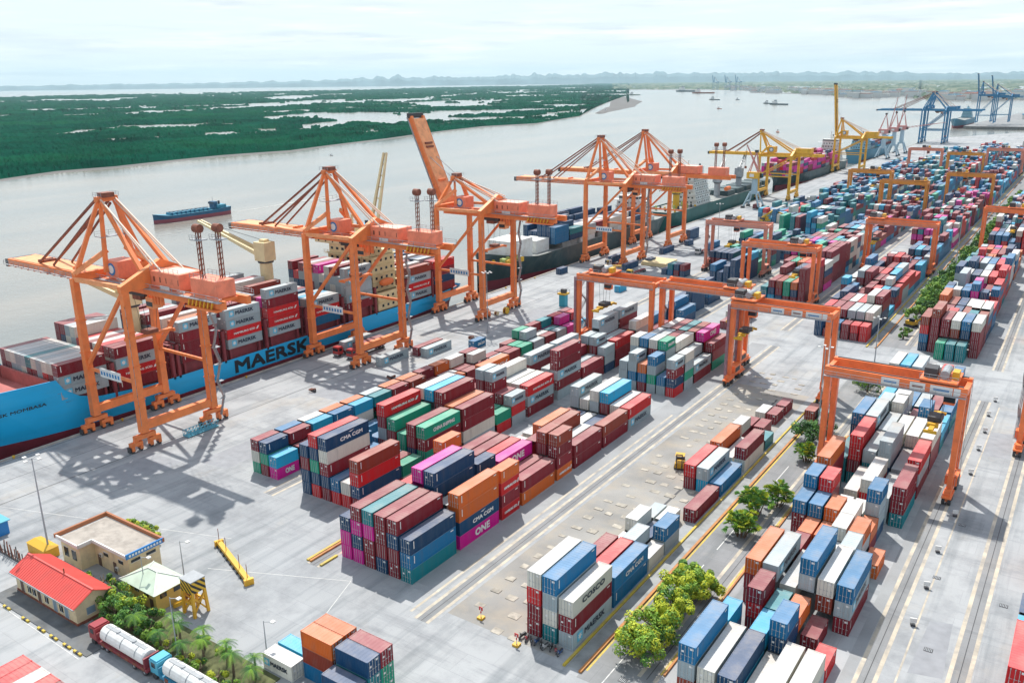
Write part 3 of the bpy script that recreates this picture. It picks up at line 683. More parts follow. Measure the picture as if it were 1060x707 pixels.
    mb = MB(); mb.box(tx+1.2, -hy+1.2, H-3.4, tx+3.2, -hy+3.2, H-1.1, M); mb.box(tx+1.15, -hy+1.15, H-2.9, tx+3.25, -hy+2.2, H-1.8, m_glass); mb.obj('operator_cab', parent=o)
    mb = MB()
    for q in ((-1.6, -1.2), (1.6, -1.2), (1.6, 1.2), (-1.6, 1.2)): mb.tube((tx+q[0], q[1], H+1.3), (tx+q[0]*.6, q[1], sz+1.8), .05, n=4, m=m_dgr)
    mb.box(tx-1.3, -1.7, sz+.8, tx+1.3, 1.7, sz+1.8, m_dgr); mb.box(tx-.45, -5.9, sz+.1, tx+.45, 5.9, sz+.7, m_yhk)
    for y_ in (-5.9, 5.9): mb.box(tx-1.2, y_-.2, sz-.1, tx+1.2, y_+.2, sz+.5, m_yhk)
    for y_ in (-3, 0, 3): mb.box(tx-1.0, y_-.4, sz+.2, tx+1.0, y_+.4, sz+1.0, m_yhk)
    mb.obj('spreader', parent=o)
    if detail > 1:
        mb = MB(); sx = 1
        for k in range(5):
            z0 = 3+k*3.7; ya, yb = (-2.5, 2.5) if k % 2 == 0 else (2.5, -2.5)
            mb.beam((-hx-1.1, ya, z0), (-hx-1.1, yb, z0+3.7), .7, .12, m_gul); mb.rail((-hx-1.4, ya, z0), (-hx-1.4, yb, z0+3.7), .9, 3, m_gul)
        mb.obj('stairway', parent=o)
    return o
rtg(-41.7, -16.4, 177.3, 184.2, 'orange yard gantry crane over the nearest right rows with white plates on its beam', tr=.82, sz=14.5, sign=True)
rtg(-78.2, -52.9, 220.0, 227.2, 'orange yard gantry crane spanning the empty cross road', tr=.10, sz=14.0, mauve=-1, sign=True)
rtg(-104.6, -80.6, 231.5, 238.7, 'orange yard gantry crane just left of the one over the empty cross road', tr=.93, sz=15.0)
rtg(-131.2, -106.3, 228.0, 235.8, 'orange yard gantry crane over the rows behind the central block', tr=.28, sz=13.0, mauve=-1)
rtg(-7.0, 18.0, 210.5, 217.5, 'orange yard gantry crane of which one leg stands at the right edge', tr=.6)
rtg(-141.6, -115.6, 358, 365, 'salmon yard gantry crane standing closest to the quay side road', M=m_ly3, H=21.5, tr=.4)
rtg(-110.0, -83.6, 316, 323.2, 'orange yard gantry crane over maroon and cream containers beyond the cross road', H=21.5, tr=.75, sz=11)
rtg(-83.2, -56.2, 396, 403.5, 'orange yard gantry crane in the far middle rows right of the pink stacks', H=21.5, tr=.12)
rtg(-111.8, -86.6, 556, 563, 'amber yard gantry crane with dark trolley at its right end', M=m_ly2, H=21.5, tr=.85, detail=1)
rtg(-143.8, -117.6, 612, 619, 'amber yard gantry crane behind another amber one towards the quay', M=m_ly2, H=21.5, tr=.6, detail=1)
rtg(-84.5, -58.5, 618, 625, 'amber yard gantry crane far off in the middle rows', M=m_ly2, H=21.5, tr=.3, detail=1)
rtg(-44.9, -19.9, 459, 466, 'salmon orange yard gantry crane beside the far green median trees', M=m_ly, H=21.5, tr=.5, detail=1)
rtg(-110, -84, 790, 797, 'amber yard gantry crane farthest of the amber ones', M=m_ly2, H=21.5, tr=.5, detail=1)
rtg(-146, -120, 826, 833, 'pale pink yard gantry crane farthest towards the quay', M=m_ly3, H=21.5, tr=.5, detail=1)
rtg(-88, -62, 850, 857, 'pale pink yard gantry crane behind the farthest amber one', M=m_ly3, H=21.5, tr=.5, detail=1)
rtg(-62, -36, 868, 875, 'pale pink yard gantry crane at the far right', M=m_ly3, H=21.5, tr=.5, detail=1)
# ================================================================== SHIPS
def hull(name, parent, X, beam, ys, ye, zd, ztop_bow, zb, mhull, mboot, mdeck, bow=-1, bowlen=40, sternlen=14, flare=6, rise=0.0, wl=-5.3):
    """side plating at world x = X on the quay side; bow=-1: bow towards -Y. coordinates local to parent origin (X-beam/2, 0)"""
    cx = X-beam/2; hb = beam/2
    n = 34; mb = MB(); st = []
    L = ye-ys
    for i in range(n+1):
        t = i/n; y = ys+L*t
        db = (y-ys) if bow < 0 else (ye-y); ds = (ye-y) if bow < 0 else (y-ys)
        wd = hb*min(1, (max(0, db)/bowlen))**0.5 if db < bowlen else hb
        ww = hb*max(0.0, min(1, (db-flare)/(bowlen+18)))**0.72
        if ds < sternlen: wd *= .86+.14*ds/sternlen; ww *= .55+.45*ds/sternlen
        z = zd+(ztop_bow-zd)*max(0, 1-db/(bowlen*.95))**1.3 if db < bowlen else zd
        yy_w = y
        st.append([(cx-wd, y, z), (cx-(wd*.45+ww*.55), y, (zb+z)/2), (cx-ww, y, zb), (cx-ww*.97, y, wl), (cx+ww*.97, y, wl), (cx+ww, y, zb), (cx+(wd*.45+ww*.55), y, (zb+z)/2), (cx+wd, y, z)])
    k1 = mb.mi(mhull); k2 = mb.mi(mboot); k3 = mb.mi(mdeck)
    for s in st: mb.v += s
    for i in range(n):
        for j in range(7):
            q = (i*8+j, i*8+j+1, (i+1)*8+j+1, (i+1)*8+j)
            mb.f.append(q); mb.m.append(k2 if j in (2, 4, 3) else k1)
    for e in (0, n): mb.f.append(tuple(e*8+j for j in range(8))); mb.m.append(k1)
    o = mb.obj(name, parent=parent)
    md = MB()
    for i in range(n): md.quad([(st[i][0][0]+.15, st[i][0][1], st[i][0][2]-.7), (st[i][7][0]-.15, st[i][7][1], st[i][7][2]-.7), (st[i+1][7][0]-.15, st[i+1][7][1], st[i+1][7][2]-.7), (st[i+1][0][0]+.15, st[i+1][0][1], st[i+1][0][2]-.7)], mdeck)
    md.obj('deck', parent=parent)
    return st
m_bh = mat('hull sky blue', (0.010, 0.43, 0.80), .4, var=.06, vscale=.1, dirt=(.03, .30, .52), dirt_amt=.3, dscale=.25, stretch=(1, .3, 2))
m_boot = mat('boot topping red', (0.20, 0.02, 0.035), .6, var=.15, vscale=.3)
m_rdk = mat('deck red', (0.42, 0.12, 0.11), .7, var=.15, vscale=.3, dirt=(.25, .08, .06), dirt_amt=.6, dscale=.5)
m_crm = mat('superstructure cream', (0.74, 0.60, 0.34), .5, var=.06, vscale=.4, dirt=(.5, .4, .24), dirt_amt=.4, dscale=.5)
m_mrn = mat('lashing bridge maroon', (0.22, 0.035, 0.045), .6, var=.2, vscale=.5)
m_blk = mat('letter black', (0.012, 0.016, 0.025), .5)
m_lamp = mat('lifeboat orange', (0.72, 0.16, 0.03), .5)
ship = empty('container_ship', (0, 0, -5)); tag(ship, 'long sky blue ship loaded with grey and maroon containers moored at the quay', 'ship', 'ships moored along the quay')
PZ = 5.0
class Sh(MB):                      # ship parts are modelled in world coordinates, the ship Empty sits at the water line
    pass
def sobj(mb, name, parent, off, mt=None):
    mb.v = [(v[0]-off[0], v[1]-off[1], v[2]-off[2]) for v in mb.v]
    return mb.obj(name, mt, parent=parent)
SX = -200.4
ship.location = (SX-14, 160, -5); OFF = (SX-14, 160, -5)
# hull profile by stations (y, deck z, deck half breadth, waterline half breadth)
sta = [(55, 15.0, .4, .1), (58, 15, 3.2, .2), (63, 14.9, 6.6, .9), (70, 14.8, 9.6, 2.6), (78, 14.6, 11.8, 5.2), (86, 14.4, 13.1, 8.2), (93, 14.2, 13.75, 10.6), (98, 14.0, 13.95, 11.9),
       (99.6, 11.2, 13.97, 12.2), (103, 8.6, 14, 12.9), (108, 7.0, 14, 13.4), (116, 6.2, 14, 13.9), (126, 5.6, 14, 14), (230, 5.6, 14, 14), (244, 5.6, 13.7, 12.5), (254, 5.8, 12.9, 9.5), (259, 6.0, 12, 6)]
mb = MB(); cx = SX-14; k1 = mb.mi(m_bh); k2 = mb.mi(m_boot)
for (y, z, wd, ww) in sta:
    zs = [z, z*.62+.4*.38, .4*.9+z*.1, .4, -2.5, -5.4]
    xs = [wd, wd*.72+ww*.28, wd*.25+ww*.75, wd*.18+ww*.82, ww*.98, ww*.9]
    mb.v += [(cx+a, y, b) for a, b in zip(xs, zs)]+[(cx-a, y, b) for a, b in zip(reversed(xs), reversed(zs))]
for i in range(len(sta)-1):
    for j in range(11):
        mb.f.append((i*12+j, (i+1)*12+j, (i+1)*12+j+1, i*12+j+1)); mb.m.append(k2 if 3 <= j <= 7 else k1)
mb.f.append(tuple(range(11, -1, -1))); mb.m.append(k1)
e = (len(sta)-1)*12; mb.f.append(tuple(e+j for j in range(12))); mb.m.append(k1)
sobj(mb, 'hull', ship, OFF)
mb = MB()
for (a, b) in zip(sta, sta[1:]):
    for z0, z1 in ((a[1]-4.2 if a[0] < 99 else a[1]-.7, b[1]-4.2 if b[0] < 98.5 else b[1]-.7),):
        if a[0] >= 98: z0 = z1 = min(a[1], b[1])-.7
        xa, xb = a[2]-.2, b[2]-.2
        if a[0] < 98: z0 = z1 = 9.9; xa = max(.02, a[2]-.25*(a[2]-a[3])-.3); xb = max(.02, b[2]-.25*(b[2]-b[3])-.3)
        mb.quad([(cx-xa, a[0], z0), (cx+xa, a[0], z0), (cx+xb, b[0], z1), (cx-xb, b[0], z1)], m_rdk)
sobj(mb, 'deck', ship, OFF)
mb = MB()      # inner face of the fore bulwark
for (a, b) in zip(sta[:7], sta[1:8]):
    for s in (-1, 1):
        xa = max(.02, a[2]-.25*(a[2]-a[3])-.3); xb = max(.02, b[2]-.25*(b[2]-b[3])-.3); mb.quad([(cx+s*xa, a[0], 9.88), (cx+s*xb, b[0], 9.88), (cx+s*(b[2]-.25), b[0], b[1]), (cx+s*(a[2]-.25), a[0], a[1])], m_rdk)
        mb.quad([(cx+s*(a[2]-.25), a[0], a[1]+.02), (cx+s*(b[2]-.25), b[0], b[1]+.02), (cx+s*(b[2]+.05), b[0], b[1]+.02), (cx+s*(a[2]+.05), a[0], a[1]+.02)], m_bh)
mb.box(cx-12.5, 97.6, 9.9, cx+12.5, 98.2, 13.2, m_rdk)
sobj(mb, 'bulwark', ship, OFF)
for (y, x) in ((84, 0), (88, 5), (88, -5), (80, 4)):
    mb = MB(); mb.tube((cx+x-1.5, y, 11), (cx+x+1.5, y, 11), .9, n=12, m=m_rst); mb.box(cx+x-2, y-.9, 9.9, cx+x-1.5, y+.9, 11.8, m_mrn); mb.box(cx+x+1.5, y-.9, 9.9, cx+x+2, y+.9, 11.8, m_mrn); mb.box(cx+x-.5, y+1, 9.9, cx+x+.8, y+2.2, 11, m_crm)
    sobj(mb, 'windlass', ship, OFF)
mb = MB(); my = 86; 
mb.beam((cx+7, my, 9.9), (cx+7, my, 23), .7, .7, m_crm, w2=.4, h2=.4); mb.beam((cx+5, my-1.6, 9.9), (cx+7, my, 18), .3, .3, m_crm); mb.beam((cx+9, my+1.6, 9.9), (cx+7, my, 18), .3, .3, m_crm); mb.beam((cx+5, my+1.8, 9.9), (cx+7, my, 17), .3, .3, m_crm)
for z in (14, 17, 20): mb.box(cx+6, my-1, z, cx+8, my+1, z+.15, m_crm)
mb.box(cx+6.4, my-.3, 22.6, cx+7.6, my+.3, 23.6, m_crm); sobj(mb, 'foremast', ship, OFF)
# hull lettering
mb = MB(); put_text(mb, 'MAERSK', (SX+.06, 163.2, 3.0), (0, 1, 0), (0, 0, 1), 28.5, 3.9, m_blk, bold=.035); sobj(mb, 'hull_lettering', ship, OFF)
mb = MB()
put_text(mb, 'MAERSK MOMBASA', (cx+13.22, 87.5, 9.0), Vector((.085, 1, 0)).normalized(), Vector((.19, 0, 1)).normalized(), 15, .85, m_blk); sobj(mb, 'name_lettering', ship, OFF)
# lashing bridges between the bays and hatch covers
BAYS = [(98.8, 8.7), (113.8, 6.3), (132.4, 8.5), (147.6, 8.5), (162.6, 8.6), (179.6, 7.6), (195.4, 8.9), (226.4, 6.4), (240.6, 6.4)]
for (y, zb) in BAYS:
    mb = MB(); mb.box(cx-12.6, y+.2, 5, cx+12.6, y+12, zb-.25, m_mrn); 
    if y > 110: mb.box(cx-13.6, y+.6, 5, cx-12.7, y+1.2, zb, m_mrn); mb.box(cx+12.7, y+.6, 5, cx+13.6, y+1.2, zb, m_mrn)
    mb.box(cx+12.7, y+11, 5, cx+13.6, y+11.6, zb, m_mrn)
    sobj(mb, 'hatch_cover', ship, OFF)
for y in (112.5, 129.5, 131.2, 146.2, 161.5, 177.6, 193.6, 209, 225.3, 239.6):
    mb = MB(); z1 = 14.5 if y > 112 else 11
    for k in range(12): mb.box(cx-13.8+k*2.5, y-.35, 5, cx-13.5+k*2.5, y+.35, z1, m_mrn)
    for z in (8, 11, 14.3):
        if z < z1+.1: mb.box(cx-13.8, y-.5, z, cx+13.8, y+.5, z+.2, m_mrn)
    mb.box(cx+13.2, y-.5, 5, cx+13.9, y+.5, z1, m_mrn)
    sobj(mb, 'lashing_bridge', ship, OFF)
# superstructure
mb = MB(); x0, x1 = cx-13, cx+13
for k in range(7):
    z = 5.6+k*3.1; ins = 0 if k < 2 else (2.5 if k < 6 else 3.2)
    mb.box(x0+ins, 211+ins*.2, z, x1-ins, 223, z+3.1, m_crm)
    if k: mb.box(x0+ins-1.2, 210.2, z-.12, x1-ins+1.2, 224, z, m_crm); mb.rail((x1-ins+1.2, 210.2, z), (x1-ins+1.2, 224, z), 1.1, 7, m_crm, .09); mb.rail((x0+ins-1.2, 210.2, z), (x1-ins+1.2, 210.2, z), 1.1, 12, m_crm, .09)
    for j in range(8 if k > 1 else 3): mb.box(x0+4+j*2.6, 211+ins*.2-.06, z+1.2, x0+5.2+j*2.6, 211+ins*.2-.02, z+2.1, m_glass)
    for j in range(4): mb.box(x1-ins+.02, 213+j*2.6, z+1.1, x1-ins+.06, 214+j*2.6, z+2.0, m_glass)
mb.box(cx-16, 211, 27.4, cx+16, 216, 27.6, m_crm); mb.box(cx-16, 210.8, 27.6, cx+16, 211.0, 28.8, m_crm); mb.box(cx-16, 216, 27.6, cx+16, 216.2, 28.8, m_crm); mb.box(cx-9, 211.6, 27.6, cx+9, 219, 30.4, m_crm); mb.box(cx-8.8, 211.52, 28.6, cx+8.8, 211.58, 29.8, m_glass)
for j in range(9): mb.tube((cx-14+j*3.5, 210.78, 28.2), (cx-14+j*3.5, 210.72, 28.2), .3, n=8, m=m_glass)
sobj(mb, 'superstructure', ship, OFF)
mb = MB(); mb.box(cx-4, 216, 5.6, cx+2, 225, 33, m_crm); mb.box(cx-4.1, 216.5, 31, cx+2.1, 224.5, 33.2, m_bh); mb.tube((cx-2, 219, 33), (cx-2, 219, 35), .6, n=8, m=m_dgr); mb.tube((cx, 221, 33), (cx, 221, 35), .6, n=8, m=m_dgr); sobj(mb, 'funnel', ship, OFF)
mb = MB(); mb.beam((cx, 214, 30.4), (cx, 214, 38), .6, .6, m_crm); mb.box(cx-2.4, 213.8, 34, cx+2.4, 214.2, 34.3, m_crm); mb.box(cx-1.6, 213.6, 36, cx+1.6, 213.9, 36.3, m_wht); mb.tube((cx+5, 215, 30.4), (cx+5, 215, 32.2), .8, n=10, m=m_wht); sobj(mb, 'radar_mast', ship, OFF)
mb = MB()
for k in range(-5, 6): t = k/5; r_ = 1.25*sqrt(max(0, 1-abs(t)**2.4)); mb.v += [(x1-.2+r_*cos(j*pi/5), 216+t*3.6, 15.2+r_*sin(j*pi/5)*1.05) for j in range(10)]
for k in range(10):
    for j in range(10): mb.f.append((k*10+j, k*10+(j+1) % 10, (k+1)*10+(j+1) % 10, (k+1)*10+j)); mb.m.append(0)
sobj(mb, 'lifeboat', ship, OFF, m_lamp)
def deck_crane(x, y, zt, tip, M, parent, OFF, name='deck_crane'):
    mb = MB(); mb.tube((x, y, 5), (x, y, zt-6), 2.0, n=14, m=M); mb.box(x-2.6, y-2.2, zt-6, x+2.4, y+2.2, zt, M); mb.tube((x, y, zt-6.6), (x, y, zt-6), 2.5, n=14, m=m_dgr); mb.box(x-1.2, y-1.0, zt, x+1.2, y+1.0, zt+.8, M)
    o = sobj(mb, name, parent, OFF)
    mb = MB(); t = Vector(tip)
    base = Vector((x, y, zt-4.4)); d = (t-base); side = d.cross(Vector((0, 0, 1))).normalized() if abs(d.normalized().z) < .95 else Vector((0, 1, 0))
    for s in (-1, 1): mb.beam(base+side*1.5*s, t+side*.6*s, 1.0, 1.3, M, w2=.6, h2=.7)
    for k in range(1, 8): f = k/8; w_ = 1.5*(1-f)+.6*f; mb.beam(base+d*f-side*w_, base+d*f+side*w_, .4, .4, M)
    mb.tube((x, y, zt+.4), t, .08, n=4, m=m_dgr); mb.v = [(v[0]-OFF[0], v[1]-OFF[1], v[2]-OFF[2]) for v in mb.v]
    j = mb.obj('jib', parent=parent); return o
deck_crane(cx-4, 130.4, 29.5, (-218.6-22, 118, 36.5), m_crm, ship, OFF)
deck_crane(cx-4, 178.4, 33.5, (-254, 181, 37), m_crm, ship, OFF)
deck_crane(cx-2, 228-3.2, 30, (cx-5, 238, 57), m_crm, ship, OFF)

# ---- second ship (dark green and grey)
m_dg = mat('hull dark green grey', (0.035, 0.075, 0.085), .5, var=.2, vscale=.1, dirt=(.12, .13, .12), dirt_amt=.5, dscale=.2)
m_gdk = mat('deck grey', (0.24, 0.25, 0.24), .8, var=.3, vscale=.3)
def ship2(X, beam, ys, ye, zd, zbow, label, mh, mbt, mdk, group='ships moored along the quay', bow=-1, bowlen=34, zb=-1.0):
    o = empty('cargo_ship', (X-beam/2, (ys+ye)/2, -5)); tag(o, label, 'ship', group)
    OF = (X-beam/2, (ys+ye)/2, -5)
    st = hull('hull', None, X, beam, ys, ye, zd, zbow, zb, mh, mbt, mdk, bow=bow, bowlen=bowlen)
    for nm in ('hull', 'deck'):
        ob = [q for q in C.objects if q.name.split('.')[0] == nm and q.parent is None][-1]
        ob.data.transform(Matrix.Translation((-OF[0], -OF[1], -OF[2]))); ob.parent = o
    return o, OF
def house(o, OF, x0, x1, y0, y1, z0, levels, M, win_y, bridge=True, lh=2.8):
    mb = MB()
    for k in range(levels):
        z = z0+k*lh; ins = min(3, k*.6)
        mb.box(x0+ins, y0+ins*.3, z, x1-ins, y1-ins*.3, z+lh, M); mb.box(x0+ins-.8, y0-.6, z-.1, x1-ins+.8, y1+.6, z, M)
        n = max(2, int((x1-x0-2*ins)/2.6))
        for j in range(n):
            for yy in (y0+ins*.3-.05,): mb.box(x0+ins+1+j*2.5, yy, z+1.1, x0+ins+2.1+j*2.5, yy+.03, z+2, m_glass)
        for j in range(int((y1-y0)/3)): mb.box(x1-ins+.02, y0+1.5+j*2.8, z+1.1, x1-ins+.06, y0+2.6+j*2.8, z+2, m_glass)
        mb.rail((x1-ins+.8, y0-.6, z), (x1-ins+.8, y1+.6, z), 1.1, 5, M, .1)
    z = z0+levels*lh
    if bridge: mb.box(x0-1.5, y0+1, z, x1+1.5, y0+5, z+.2, M); mb.box(x0+3, y0+.6, z, x1-3, y0+6, z+2.6, M); mb.box(x0+3.1, y0+.54, z+1.1, x1-3.1, y0+.58, z+2.1, m_glass); mb.box(x1-3+.02, y0+1, z+1.1, x1-3+.06, y0+5, z+2.1, m_glass)
    sobj(mb, 'superstructure', o, OF)
    mb = MB(); cx_ = (x0+x1)/2; mb.box(cx_-2, y1-4, z-lh, cx_+2, y1, z+5, M); mb.tube((cx_, y1-2, z+5), (cx_, y1-2, z+6.6), .7, n=8, m=m_dgr); sobj(mb, 'funnel', o, OF)
    mb = MB(); mb.beam((cx_, y0+3, z+2.5), (cx_, y0+3, z+10), .5, .5, M); mb.box(cx_-2, y0+2.8, z+6, cx_+2, y0+3.2, z+6.3, M); sobj(mb, 'radar_mast', o, OF)
m_wbx = mat('ship house white', (0.70, 0.72, 0.70), .5, dirt=(.45, .4, .33), dirt_amt=.6, dscale=.3)
s2, O2 = ship2(-202.2, 25, 286, 452, 7.6, 12.5, 'dark green and grey ship with blue and white containers behind the blue ship', m_dg, m_boot, m_gdk, bowlen=30)
mb = MB(); mb.box(-219, 300, 6.8, -206, 316, 15.5, m_wbx); mb.box(-218, 322, 6.8, -208, 333, 12.5, m_wbx); sobj(mb, 'breakwater_house', s2, O2)
mgl = mat('deck gear green yellow', (.35, .42, .12), .7, var=.4, vscale=.8)
for (x, y) in ((-206, 294), (-212, 292), (-207.5, 298), (-217, 296), (-205, 303)):
    mb = MB(); mb.tube((x-1, y, 8.6), (x+1, y, 8.6), 1.1, n=8, m=mgl); mb.box(x-1.6, y-1.2, 7, x-1, y+1.2, 9.4, mgl); mb.box(x+1, y-.6, 7, x+2, y+1.6, 8.9, m_yhk); sobj(mb, 'windlass', s2, O2)
mb = MB()
for k in range(6): mb.box(-224, 340+k*17, 6.9, -205, 354+k*17, 9.2, m_wbx if k % 2 else m_gdk)
sobj(mb, 'hatch_cover', s2, O2)
house(s2, O2, -224, -206, 426, 438, 7, 4, m_wbx, 0)
# ---- third ship: green hull, white superstructure near its stern
m_gh = mat('hull bottle green', (0.012, 0.10, 0.095), .5, var=.2, vscale=.1)
s3, O3 = ship2(-203.5, 22, 462, 660, 7.5, 11, 'bottle green hulled ship with tall white superstructure beside the jib crane', m_gh, m_boot, m_gdk, bow=1)
house(s3, O3, -222, -207, 503, 526, 7, 6, m_wbx, 0)
mb = MB(); 
for k in range(5): mb.box(-222, 556+k*18, 7, -207, 570+k*18, 10, m_dg); 
sobj(mb, 'hatch_cover', s3, O3)
for (x, y) in ((-213, 486), (-213, 552), (-213, 592)):
    deck_crane(x, y, 22, (x-4, y+22, 30), m_yhk if y < 500 else m_gry, s3, O3)
for k in range(16): mb = MB(); mb.tube((-206-((k*37) % 15), 469+k*2, 7), (-206-((k*37) % 15), 469+k*2, 8+(k % 3)*.8), .7, .6, 8, (m_yhk, m_dgr, mgl)[k % 3]); sobj(mb, 'mooring_winch', s3, O3)
mb = MB()
mb.tube((-205.4, 548, 12.5), (-205.4, 554, 12.5), 1.4, n=10, m=m_lamp); sobj(mb, 'lifeboat', s3, O3)
# ---- fourth and fifth
s4, O4 = ship2(-207, 26, 690, 880, 6.5, 11, 'dark ship stacked with pink and maroon containers between the two yellow cranes', m_dg, m_boot, m_gdk, bow=-1)
house(s4, O4, -230, -210, 850, 862, 7, 6, m_wbx, 0)
s5, O5 = ship2(-210, 24, 960, 1130, 9, 13, 'pale blue far ship lying beside the three pink jib cranes', mat('hull faded blue', (.05, .20, .30), .5), m_boot, m_gdk, bow=1)
house(s5, O5, -231, -213, 975, 990, 9, 4, mat('pale blue house', (.25, .45, .55), .5), 0)
# ---- tanker under way
m_tb = mat('tanker blue', (0.015, 0.10, 0.20), .5, var=.15, vscale=.2); m_tr = mat('tanker boot red', (0.26, 0.055, 0.075), .6); m_td = mat('tanker deck blue', (0.03, 0.22, 0.33), .6, var=.3, vscale=.3)
tk = empty('river_tanker', (-508, 357, -5), radians(-2.0)); tag(tk, 'small dark blue and red tanker sailing along the river', 'ship')
mb = MB(); n = 16; k1 = mb.mi(m_tb); k2 = mb.mi(m_tr); k3 = mb.mi(m_td)
for i in range(n+1):
    y = -36+72*i/n; d = y+36; w_ = 6.2*min(1, max(.02, d/11))**.55*(1 if y < 28 else 1-.25*(y-28)/8); z = 5.6+(2.0*(1-d/12) if d < 12 else 0)+(.9 if y > 24 else 0)
    ww = 6.0*min(1, max(0.01, (d-1.0)/14))**.7*(1 if y < 28 else 1-.4*(y-28)/8)
    mb.v += [(w_, y, z), (ww, y, 2.9), (ww, y, -.3), (-ww, y, -.3), (-ww, y, 2.9), (-w_, y, z)]
for i in range(n):
    for j in range(5): mb.f.append((i*6+j, (i+1)*6+j, (i+1)*6+j+1, i*6+j+1)); mb.m.append(k2 if j in (1, 2, 3) else k1)
    mb.f.append((i*6+5, (i+1)*6+5, (i+1)*6, i*6)); mb.m.append(k3)
mb.f.append(tuple(range(5, -1, -1))); mb.m.append(k1); mb.f.append(tuple(n*6+j for j in range(6))); mb.m.append(k1)
mb.obj('hull', parent=tk)
mb = MB(); mb.box(-3.6, -22, 5.6, 3.6, 16, 7.2, m_td)
for k in range(9): mb.box(-4.6, -21+k*4.2, 5.7, 4.6, -20.5+k*4.2, 7.6, m_tb); 
for k in range(6): mb.tube((-1.2+(k % 2)*2.4, -20+k*6, 7.2), (-1.2+(k % 2)*2.4, -20+k*6, 8.4), .35, n=6, m=m_gry)
mb.tube((0, -22, 8), (0, 16, 8), .3, n=6, m=m_gry); mb.obj('cargo_deck', parent=tk)
mb = MB(); mb.box(-4.6, 22, 6.4, 4.6, 31, 9.0, m_td); mb.box(-3.2, 19.5, 6, 3.2, 23.5, 12, m_tb); mb.box(-4, 19, 9.8, 4, 22, 11.6, m_tb); mb.box(-3.9, 18.95, 10.4, 3.9, 19, 11.4, m_glass); mb.tube((0, 27, 9), (0, 27, 12), .9, n=8, m=m_dgr); mb.beam((0, 21, 12), (0, 21, 16), .2, .2, m_gry); mb.obj('wheelhouse', parent=tk)
tk.scale = (.8, .8, .8)
# wake
mb = MB(); mw2 = mat('wake foam', (0.36, 0.36, 0.33), .4, var=.3, vscale=.15)
pts = [(-508.6+1.2*sin(k*.5), 386+k*7, .5+k*.16) for k in range(16)]
for (x0, y0, w0), (x1, y1, w1) in zip(pts, pts[1:]): mb.quad([(x0-w0, y0, -4.96), (x0+w0, y0, -4.96), (x1+w1, y1, -4.96), (x1-w1, y1, -4.96)])
for s in (-1, 1): mb.quad([(-507+s*1.5, 329, -4.96), (-507+s*2.6, 329, -4.96), (-507+s*11.5, 352, -4.96), (-507+s*11, 352, -4.96)][::s])
o = mb.obj('wake', mw2); tag(o, 'pale foam trail behind and around the small tanker', 'wake', kind='stuff')
# ---- small far boats
def boat(x, y, L, label, col, rz=0.0):
    o = empty('river_boat', (x, y, -5), rz); tag(o, label, 'boat', 'small boats far out on the river')
    w_ = L*.11; mb = MB(); M = mat('boat '+col[0], col[1], .6)
    pts = [(-L/2, .02), (-L*.38, .8), (-L*.2, 1), (L*.4, 1), (L/2, .8)]
    for y_, f in pts: mb.v += [(w_*f, y_, L*.05), (w_*f*.8, y_, -.2), (-w_*f*.8, y_, -.2), (-w_*f, y_, L*.05)]
    for i in range(4):
        for j in range(4): mb.f.append((i*4+j, (i+1)*4+j, (i+1)*4+(j+1) % 4, i*4+(j+1) % 4)); mb.m.append(0)
    mb.f.append((3, 2, 1, 0)); mb.m.append(0); mb.f.append((16, 17, 18, 19)); mb.m.append(0)
    mb.obj('hull', M, parent=o)
    mb = MB(); mb.box(-w_*.6, L*.2, L*.05, w_*.6, L*.38, L*.15, m_wht); mb.box(-w_*.4, L*.22, L*.15, w_*.4, L*.3, L*.2, m_gry); mb.obj('cabin', parent=o)
    return o
dk = ('dark', (.04, .07, .09)); rd = ('red', (.3, .1, .06))
boat(-810, 780, 9, 'tiny lone boat in mid river above the second orange crane', dk, 1.2)
boat(-1476, 3740, 70, 'dark boat far out, leftmost of the two nearest the horizon cranes', dk, 1.0)
boat(-1376, 3750, 46, 'smaller dark boat far out right of the leftmost pair boat', dk, .6)
boat(-1051, 3184, 60, 'dark barge far out, left of a close pair', dk, .9)
boat(-977, 3072, 80, 'long dark barge far out, right of a close pair', dk, 1.1)
boat(-2447, 4898, 90, 'green grey boat off the tip of the mangrove island', ('green', (.07, .12, .08)), 1.3)
boat(-2700, 6300, 200, 'long low dark ship lying just under the tiny horizon cranes', dk, 1.4)
boat(-2250, 5500, 160, 'long low ship right of the tiny horizon cranes', rd, 1.4)
boat(-1270, 2350, 26, 'small boat near the channel bend above the raised boom', dk, .4)
boat(-470, 1480, 22, 'small boat offshore of the pink jib cranes', rd, .4)
boat(-1010, 2600, 30, 'little red boat alone in the wide reach', rd, .8)

s6, O6 = ship2(-222, 24, 1705, 1880, 8, 12, 'bluish ship lying at the far quay beyond the side channel', mat('hull faded blue', (.05, .20, .30), .5), m_boot, m_gdk, bow=-1, group='ships moored along the quay')
house(s6, O6, -244, -226, 1850, 1866, 8, 5, mat('pale blue house', (.25, .45, .55), .5), 0)
